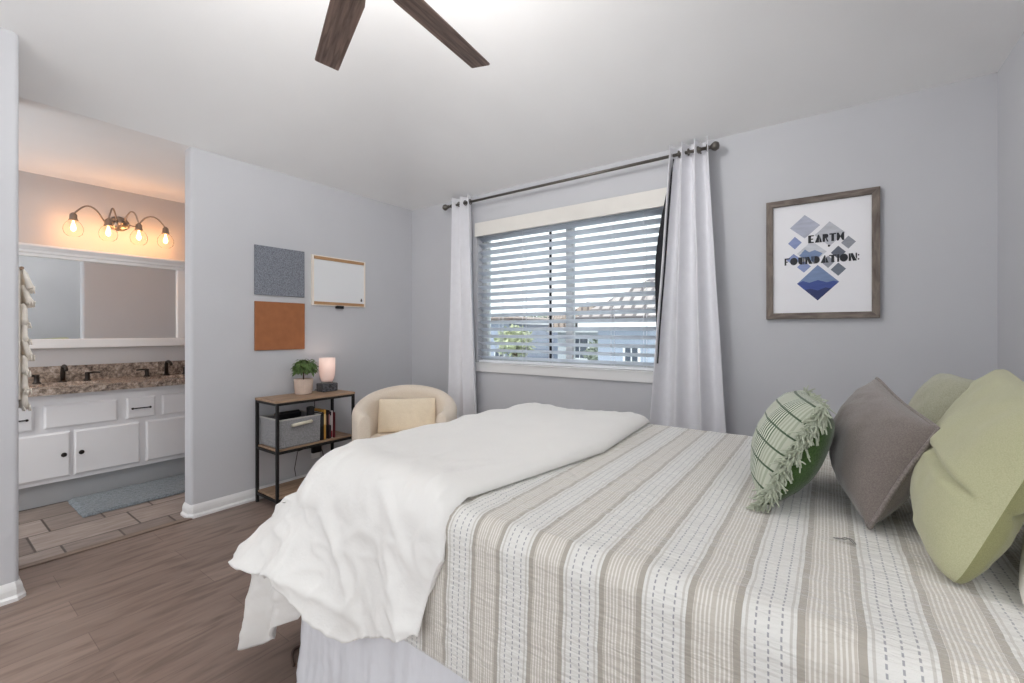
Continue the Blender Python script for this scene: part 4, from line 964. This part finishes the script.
for y0, y1, kn in ((-2.70, -2.287, -2.325), (-2.271, -1.895, -2.235), (-1.858, -1.40, None), (-1.385, -.95, -1.345), (-3.12, -2.74, None)):
    d_ = raised(MB(), y0, y1, .196, .516).build('door', M['cabinet'], vc, bevel=.001)
    if kn: knob(kn, .357, d_)
for y0, y1, hd in ((-2.42, -2.03, None), (-1.978, -1.800, (-1.947, -1.838)), (-1.754, -1.36, None), (-2.645, -2.467, (-2.61, -2.502)), (-3.1, -2.69, None), (-1.32, -1.14, (-1.285, -1.175))):
    d_ = raised(MB(), y0, y1, .547, .712).build('drawer', M['cabinet'], vc, bevel=.001)
    if hd: pull(hd[0], hd[1], .628, d_)
cn = thing('vanity_countertop', (-1.26, -2.09, .785), 'brown speckled granite vanity counter with backsplash', 'countertop')
# slab with two oval sink cut-outs approximated by rings of faces
def slab_with_sinks():
    mb = MB(); xs0, xs1 = -1.548, -.962; z0, z1 = .786, .834
    sinks = [(-1.24, -2.26), (-1.24, -1.60)]
    ys = [VY0, -2.58, -1.93, -1.27, VY1]; n = 32
    def rectpt(k, ya, yb):      # point on rectangle at the same angle index
        a = 2 * PI * k / n; c_, s_ = math.cos(a), math.sin(a); hx, hy = (xs1 - xs0) / 2, (yb - ya) / 2
        m_ = max(abs(c_), abs(s_)); return ((xs0 + xs1) / 2 + hx * c_ / m_, (ya + yb) / 2 + hy * s_ / m_)
    for ya, yb, sk in ((ys[0], ys[1], None), (ys[1], ys[2], sinks[0]), (ys[2], ys[3], sinks[1]), (ys[3], ys[4], None)):
        if sk is None: mb.box((xs0, ya, z0), (xs1, yb, z1)); continue
        o = len(mb.v)
        for k in range(n):
            a = 2 * PI * k / n; x, y = rectpt(k, ya, yb)
            ix, iy = sk[0] + .15 * math.cos(a), sk[1] + .20 * math.sin(a)
            mb.v += [Vector((x, y, z0)), Vector((x, y, z1)), Vector((ix, iy, z1)), Vector((ix, iy, z0))]
        for k in range(n):
            a = o + 4 * k; b = o + 4 * ((k + 1) % n)
            for i in range(4): mb.f.append((a + i, b + i, b + (i + 1) % 4, a + (i + 1) % 4))
    return mb, sinks
sl, sinks = slab_with_sinks(); sl.build('slab', M['granite'], cn)
box_part('backsplash', (-1.548, VY0, .834), (-1.526, VY1, .955), M['granite'], cn, 0.002)
def faucet(y, lab):
    r = thing('faucet', (-1.44, y, .834), lab, 'faucet', 'dark faucets on the vanity counter')
    MB().lathe((-1.44, y, .835), [(.026, 0), (.026, .006), (.018, .012)], 18).tube([(-1.44, y, .84), (-1.44, y, .935), (-1.43, y, .955), (-1.40, y, .962), (-1.35, y, .957), (-1.325, y, .940), (-1.32, y, .925)], [.016, .014, .0125, .012, .0115, .0115, .011], 12).build('spout', M['bronze'], r, smooth=True)
    for s in (-1, 1):
        yy = y + s * .14
        h_ = MB().lathe((-1.44, yy, .835), [(.024, 0), (.024, .006), (.016, .012), (.014, .05), (.017, .058), (.012, .066)], 16)
        h_.tube([(-1.44, yy, .892), (-1.435, yy + s * .035, .898), (-1.43, yy + s * .075, .895)], [.009, .0075, .006], 8)
        h_.build('handle', M['bronze'], r, smooth=True)
faucet(-2.26, 'dark bronze two-handle faucet at the left sink by the tasselled hanging'); faucet(-1.60, 'dark bronze two-handle faucet at the right sink by the wall end')
for k, (x, y) in enumerate(sinks):
    o_ = MB().lathe((x, y, .784), [(.0001, -.135), (.05, -.134), (.11, -.11), (.15, -.05), (.165, -.002), (.19, -.002), (.19, -.006), (.168, -.006), (.155, -.06), (.115, -.118), (.05, -.142), (.0001, -.143)], 30)
    for p in o_.v: p.y = y + (p.y - y) * 1.25
    tag(o_.build('sink_basin', M['trim'], cn, smooth=True), 'white oval basin')
# mirror
mr = thing('wall_mirror', (-1.54, -2.2, 1.095), 'wide vanity mirror in a white moulded frame below the bulbs', 'mirror')
MY0, MY1 = -3.05, -1.425
box_part('glass', (-1.548, MY0 + .06, 1.16), (-1.534, MY1 - .06, 1.812), M['mirror'], mr, 0)
box_part('frame_side', (-1.548, MY0, 1.095), (-1.505, MY1, 1.168), M['trim'], mr, 0.006)
cr_prof = [(-1.548, 1.800), (-1.51, 1.800), (-1.51, 1.822), (-1.498, 1.828), (-1.498, 1.846), (-1.482, 1.862), (-1.47, 1.872), (-1.47, 1.888), (-1.548, 1.888)]
MB().prism(cr_prof, lambda a, b, d: (a, d, b), MY0 - .02, MY1 + .02).build('crown_moulding', M['trim'], mr, bevel=.002)
for ya, yb in ((MY1 - .072, MY1), (MY0, MY0 + .072)): box_part('frame_side', (-1.548, ya, 1.168), (-1.508, yb, 1.80), M['trim'], mr, 0.006)
# vanity light: four globes on curved arms
vl = thing('vanity_light', (-1.53, -1.93, 2.12), 'nickel vanity light with four glowing clear globes on curved arms', 'wall light')
yc, zc_ = -1.905, 2.150
pz = MB().lathe((-1.5485, yc, zc_), [(.062, 0), (.062, .012), (.05, .022), (.02, .03), (.0001, .032)], 28, 'X')
for p in pz.v: p.y = yc + (p.y - yc) * 1.15
pz.build('backplate', M['nickel'], vl, smooth=True)
MB().ball((-1.49, yc, zc_ + .0), .022, 16).tube([(-1.52, yc, zc_), (-1.49, yc, zc_)], .012, 10).build('hub', M['nickel'], vl, smooth=True)
XB = -1.42; tops = [(-2.205, 2.150), (-1.998, 2.148), (-1.80, 2.148), (-1.612, 2.150)]
for i, (y, z) in enumerate(tops):
    s = -1 if y < yc else 1; far_ = i in (0, 3); hgt = .052 if far_ else .07
    y_s = yc + s * (.035 if far_ else .02)
    pth = []
    for k in range(15):
        t_ = k / 14; yy = lerp(y_s, y, t_ ** .9)
        if far_: zz = lerp(zc_ + .005, z, t_) + .085 * math.sin(PI * min(1, max(0, (t_ - .22) / .78))) ** 1.0 * 1.0 - .02 * math.sin(PI * min(1, t_ / .4)) * (t_ < .4)
        else: zz = lerp(zc_ + .01, z, t_) + .10 * math.sin(PI * t_)
        pth.append((lerp(-1.50, XB, min(1, t_ * 1.3)), yy, zz))
    pth.append((XB, y, z - .004))
    MB().tube(pth, .0062, 10).build('arm', M['nickel'], vl, smooth=True)
    MB().lathe((XB, y, z), [(.008, .012), (.014, .006), (.022, -.004), (.024, -.04), (.029, -.044), (.029, -.052), (.02, -.054)], 20).build('socket', M['nickel'], vl, smooth=True)
    gl = MB().lathe((XB, y, z), [(.027, -.052), (.044, -.07), (.058, -.10), (.060, -.125), (.052, -.155), (.034, -.172), (.0001, -.178)], 26).build('globe', M['bulbglass'], vl, smooth=True)
    MB().lathe((XB, y, z), [(.006, -.054), (.007, -.07), (.013, -.09), (.017, -.11), (.013, -.128), (.0001, -.138)], 16).build('bulb', M['filament'], gl, smooth=True)
    d_ = bpy.data.lights.new('bulb_light', 'POINT'); d_.energy = 1.4; d_.color = (1, .44, .16); d_.shadow_soft_size = .03
    o_ = bpy.data.objects.new('bulb_light', d_); COL.objects.link(o_); o_.location = (XB + 1.53, y + 1.93, z - .11 - 2.12); o_.parent = vl
# bath mat
def ragf(u, v):
    x = lerp(-1.075, -.575, u); y = lerp(-2.30, -1.50, v); e = min(u, 1 - u, v, 1 - v)
    return (x + .006 * fbm((x, y, 0), 14), y + .006 * fbm((x, y, 3), 14), .004 + .014 * min(1, e * 25) + .004 * fbm((x, y, 0), 40, 2))
MBr = MB().grid(ragf, 60, 90)
MBr.box((-1.06, -2.285, .001), (-.59, -1.515, .006))
tag(MBr.build('bath_mat', M['rug'], None, smooth=True), 'blue grey shaggy bath mat in front of the vanity', 'bath mat')
# tasselled hanging on the far face of the near wall end
th_ = thing('tassel_hanging', (.10, -2.665, .85), 'cream tasselled yarn hanging peeking past the near wall end', 'wall hanging')
MB().tube([(-.06, -2.66, 1.53), (.27, -2.66, 1.53)], .008, 8).build('rod', M['shelfwood'], th_)
rnd = random.Random(9)
rows = [(1.525, .09), (1.45, .085), (1.36, .10), (1.27, .09), (1.19, .09), (1.11, .085), (1.03, .09), (.96, .10)]
bk_ = MB().box((-.05, -2.672, .90), (.26, -2.664, 1.53)); bk_.build('backing', M['macrame'], th_)
for ri, (z, L_) in enumerate(rows):
    tm = MB(); bulge = .030 if ri in (0, 1, 4) else .014
    for k in range(9):
        x = lerp(-.04, .25, k / 8) + rnd.uniform(-.006, .006)
        tm.tube([(x, -2.655, z), (x, -2.648, z - L_ * .2), (x + rnd.uniform(-.008, .008), -2.66 + bulge * .75, z - L_ * .7), (x + rnd.uniform(-.012, .012), -2.66 + bulge, z - L_)], [.005, .009, .012, .016], 9)
        for q in range(5):
            a = rnd.uniform(0, 2 * PI); px, py = x + .016 * math.cos(a), -2.655 + bulge + .012 * math.sin(a)
            tm.tube([(px, py, z - L_ + .01), (px + rnd.uniform(-.006, .006), py + rnd.uniform(-.003, .008), z - L_ - .018)], [.004, .002], 5)
    tm.build('tassel_row', M['macrame'], th_, smooth=True)

# ---- ceiling fan
FC = Vector((2.156, -2.113, 2.45))
fan = thing('ceiling_fan', FC, 'dark wood bladed ceiling fan hanging from the hipped ceiling', 'ceiling fan')
MB().lathe(FC, [(.0001, -.05), (.06, -.048), (.10, -.03), (.115, .0), (.115, .05), (.09, .075), (.03, .09), (.0001, .091)], 36).build('motor_housing', M['bronze'], fan, smooth=True)
MB().tube([FC + Vector((0, 0, .085)), FC + Vector((0, 0, .76))], .013, 14).build('downrod', M['bronze'], fan, smooth=True)
MB().lathe(FC + Vector((0, 0, .70)), [(.014, 0), (.05, .02), (.07, .05), (.075, .085)], 28).build('canopy', M['bronze'], fan, smooth=True)
fl_ = bpy.data.lights.new('ceiling_fill', 'POINT'); fl_.energy = 40; fl_.color = (1, .985, .965); fl_.shadow_soft_size = .12  # added fill light above the blades, brightens ceiling and walls; not part of the fan
fo_ = bpy.data.objects.new('ceiling_fill', fl_); COL.objects.link(fo_); fo_.location = (0, 0, .15); fo_.parent = fan
for ang in (94.9, 157.7, 232, 306, 20):
    a = math.radians(ang); ca, sa = math.cos(a), math.sin(a); pit = math.radians(9)
    def bp_(r, w_, h): return FC + Vector((r * ca - w_ * math.cos(pit) * sa, r * sa + w_ * math.cos(pit) * ca, h + w_ * math.sin(pit)))
    out = [(.16, -.050), (.20, -.057), (.676, -.052), (.680, -.047), (.680, .047), (.676, .052), (.20, .057), (.16, .050)]
    # blade in its own frame so that the grain follows its length
    bo = MB(); bo.prism([(r, w_) for r, w_ in out], lambda r, w_, d: FC + Vector((r, w_ * math.cos(pit), d + w_ * math.sin(pit))), -.004, .004)
    b_ob = bo.build('blade', M['fanwood'], fan, bevel=.002); b_ob.rotation_euler = (0, 0, a)
    ir = MB().prism([(.085, -.022), (.20, -.034), (.24, 0), (.20, .034), (.085, .022)], lambda r, w_, d: FC + Vector((r, w_ * math.cos(pit), d + w_ * math.sin(pit))), .0042, .011)
    i_ob = ir.build('blade_iron', M['bronze'], fan, bevel=.002); i_ob.rotation_euler = (0, 0, a)

# ---- outside the window
GZ = -3.2
struct('ground', MB().box((-60, 2.5, GZ - .2), (60, 90, GZ)), mat('street and yards', srgb(150, 154, 150), .9, .2, .6), 'street and yards below the window', 'ground')
RT1 = rooftile_mat('grey clay roof tile', srgb(168, 160, 158), srgb(196, 190, 188)); RT2 = rooftile_mat('brown clay roof tile', srgb(176, 160, 150), srgb(150, 138, 130))
HW = [mat('blue grey stucco', srgb(166, 178, 196), .85, .04, 4), mat('pale grey stucco', srgb(186, 194, 202), .85, .04, 4), mat('slate blue siding', srgb(160, 170, 190), .85, .05, 4)]
darkwin = mat('dark window glass', srgb(66, 76, 90), .15, .05, 3); htrim = mat('house trim', srgb(226, 230, 234), .6)
def house(loc, lab, x0, x1, y0, y1, ze, pitch, ov, mw, mroof, wins, gable=False):
    r = thing('house', ((x0 + x1) / 2, (y0 + y1) / 2, GZ), lab, 'house', 'houses across the street')
    MB().box((x0, y0, GZ), (x1, y1, ze)).build('wall', mw, r)
    a0, a1, b0, b1 = x0 - ov, x1 + ov, y0 - ov, y1 + ov; hw = min(a1 - a0, b1 - b0) / 2; zr = ze + hw * pitch
    mb = MB(); ins = 0.01 if gable else hw
    if (a1 - a0) >= (b1 - b0): R0, R1 = (a0 + ins, (b0 + b1) / 2, zr), (a1 - ins, (b0 + b1) / 2, zr); quads = [((a0, b0, ze), (a1, b0, ze), R1, R0), ((a1, b1, ze), (a0, b1, ze), R0, R1)]; tris = [((a0, b1, ze), (a0, b0, ze), R0), ((a1, b0, ze), (a1, b1, ze), R1)]
    else: R0, R1 = ((a0 + a1) / 2, b0 + ins, zr), ((a0 + a1) / 2, b1 - ins, zr); quads = [((a0, b1, ze), (a0, b0, ze), R0, R1), ((a1, b0, ze), (a1, b1, ze), R1, R0)]; tris = [((a0, b0, ze), (a1, b0, ze), R0), ((a1, b1, ze), (a0, b1, ze), R1)]
    for poly in quads + tris:
        o = len(mb.v); mb.v += [Vector(p) for p in poly]; mb.f.append(tuple(o + i for i in range(len(poly))))
        e = (Vector(poly[1]) - Vector(poly[0])).normalized(); nn = e.cross(Vector(poly[2]) - Vector(poly[0])).normalized(); up = nn.cross(e)
        mb.uv[len(mb.f) - 1] = [((Vector(p) - Vector(poly[0])).dot(e), (Vector(p) - Vector(poly[0])).dot(up)) for p in poly]
    mb.build('roof', mroof, r, solid=.12, solid_off=1)
    MB().box((a0, b0, ze - .16), (a1, b0 + .06, ze)).box((a0, b0, ze - .16), (a0 + .06, b1, ze)).box((a1 - .06, b0, ze - .16), (a1, b1, ze)).build('fascia', htrim, r)
    for wx0, wx1, wz0, wz1 in wins:
        wf = MB().box((wx0 - .07, y0 - .05, wz0 - .07), (wx1 + .07, y0 + .01, wz1 + .07)).build('window', htrim, r)
        MB().box((wx0, y0 - .06, wz0), ((wx0 + wx1) / 2 - .02, y0 - .045, wz1)).box(((wx0 + wx1) / 2 + .02, y0 - .06, wz0), (wx1, y0 - .045, wz1)).build('pane', darkwin, wf)
    return r
house(0, 'blue grey house with clay tile hip roof behind the right half of the blinds', -1.75, 6.5, 8.2, 16.5, 1.5, .72, .45, HW[0], RT1, [(-.95, -.62, .45, .8), (.6, 1.5, .2, 1.1)])
house(0, 'low tile roofed garage in front of the blue grey house', -2.7, -1.6, 5.6, 7.2, -.05, .5, .25, HW[1], RT1, [(-2.4, -1.95, -1.5, -.7)])
house(0, 'pale grey house with gable behind the middle of the blinds', -7.2, -3.6, 15.5, 24, 1.35, .55, .4, HW[1], RT2, [(-6.4, -5.6, .0, .9), (-5.0, -4.4, .0, .9)], gable=True)
house(0, 'slate blue house at the left edge of the blinds', -11.6, -9.0, 14, 20, 1.75, .12, .2, HW[2], RT2, [(-10.8, -10.2, .5, 1.3), (-9.8, -9.3, -.6, .3)])
house(0, 'distant pale house with long low roof on the skyline', -24, -12, 30, 40, 1.2, .3, .5, HW[1], RT2, [(-20, -18, -.5, .6), (-16, -14.5, -.5, .6)])
house(0, 'distant slate house on the skyline between the nearer two', -11, -2, 34, 44, 1.3, .34, .5, HW[2], RT1, [(-9, -7.5, -.3, .8)])
def tree(loc, lab, R_, hgt, m_leaf, seed, n=900):
    r = thing('tree', loc, lab, 'tree', 'trees across the street'); rd = random.Random(seed); x, y, z = loc
    MB().tube([(x, y, z), (x + .1, y, z + hgt * .4), (x, y, z + hgt * .75)], [.2, .15, .06], 8).build('trunk', M['bark'], r)
    mb = MB()
    for k in range(n):
        d = Vector((rd.gauss(0, 1), rd.gauss(0, 1), rd.gauss(0, 1))).normalized() * R_ * rd.uniform(.4, 1); c_ = Vector((x, y, z + hgt * .72)) + Vector((d.x, d.y, d.z * .8))
        a = Vector((rd.gauss(0, 1), rd.gauss(0, 1), rd.gauss(0, 1))).normalized(); b = a.cross(d).normalized(); s_ = R_ * .09
        mb.add([c_ - a * s_ * 1.6, c_ - b * s_ * .7, c_ + a * s_ * 1.6, c_ + b * s_ * .7], [(0, 1, 2, 3)])
    mb.build('crown', m_leaf, r)
ylf = mat('yellow green leaves', srgb(176, 184, 150), .7, .3, 3); dlf = mat('dull green leaves', srgb(136, 146, 132), .7, .3, 3)
tree((-8.1, 13.2, GZ), 'yellow green tree between the slate blue and pale houses', .95, 5.5, ylf, 1)
tree((-3.2, 12.2, GZ), 'dull green tree left of the blue grey house', .9, 4.9, dlf, 2)
tree((-12.6, 22, GZ), 'dull green tree behind the slate blue house', 1.4, 6.4, dlf, 3)
# parked car on the street
cr = thing('car', (-6.6, 12.0, GZ), 'white car parked on the street below the pale grey house', 'car')
cp = [(-2.1, .35), (-2.15, .75), (-1.3, .9), (-.7, 1.38), (.9, 1.42), (1.5, .98), (2.1, .85), (2.15, .35)]
mb = MB().prism(cp, lambda a, b, d: (-6.6 + a, 12.0 + d, GZ + b), -.85, .85); mb.build('body', htrim, cr, bevel=.06)
MB().prism([(-.95, .95), (-.6, 1.32), (.8, 1.36), (1.2, 1.0)], lambda a, b, d: (-6.6 + a, 12.0 + d, GZ + b), -.865, .865).build('window_glass', darkwin, cr)
for a in (-1.3, 1.3):
    for s in (-.78, .78): MB().lathe((-6.6 + a, 12 + s, GZ + .33), [(.15, -.1), (.33, -.1), (.33, .1), (.15, .1)], 22, 'Y').build('wheel', M['blackplastic'], cr)
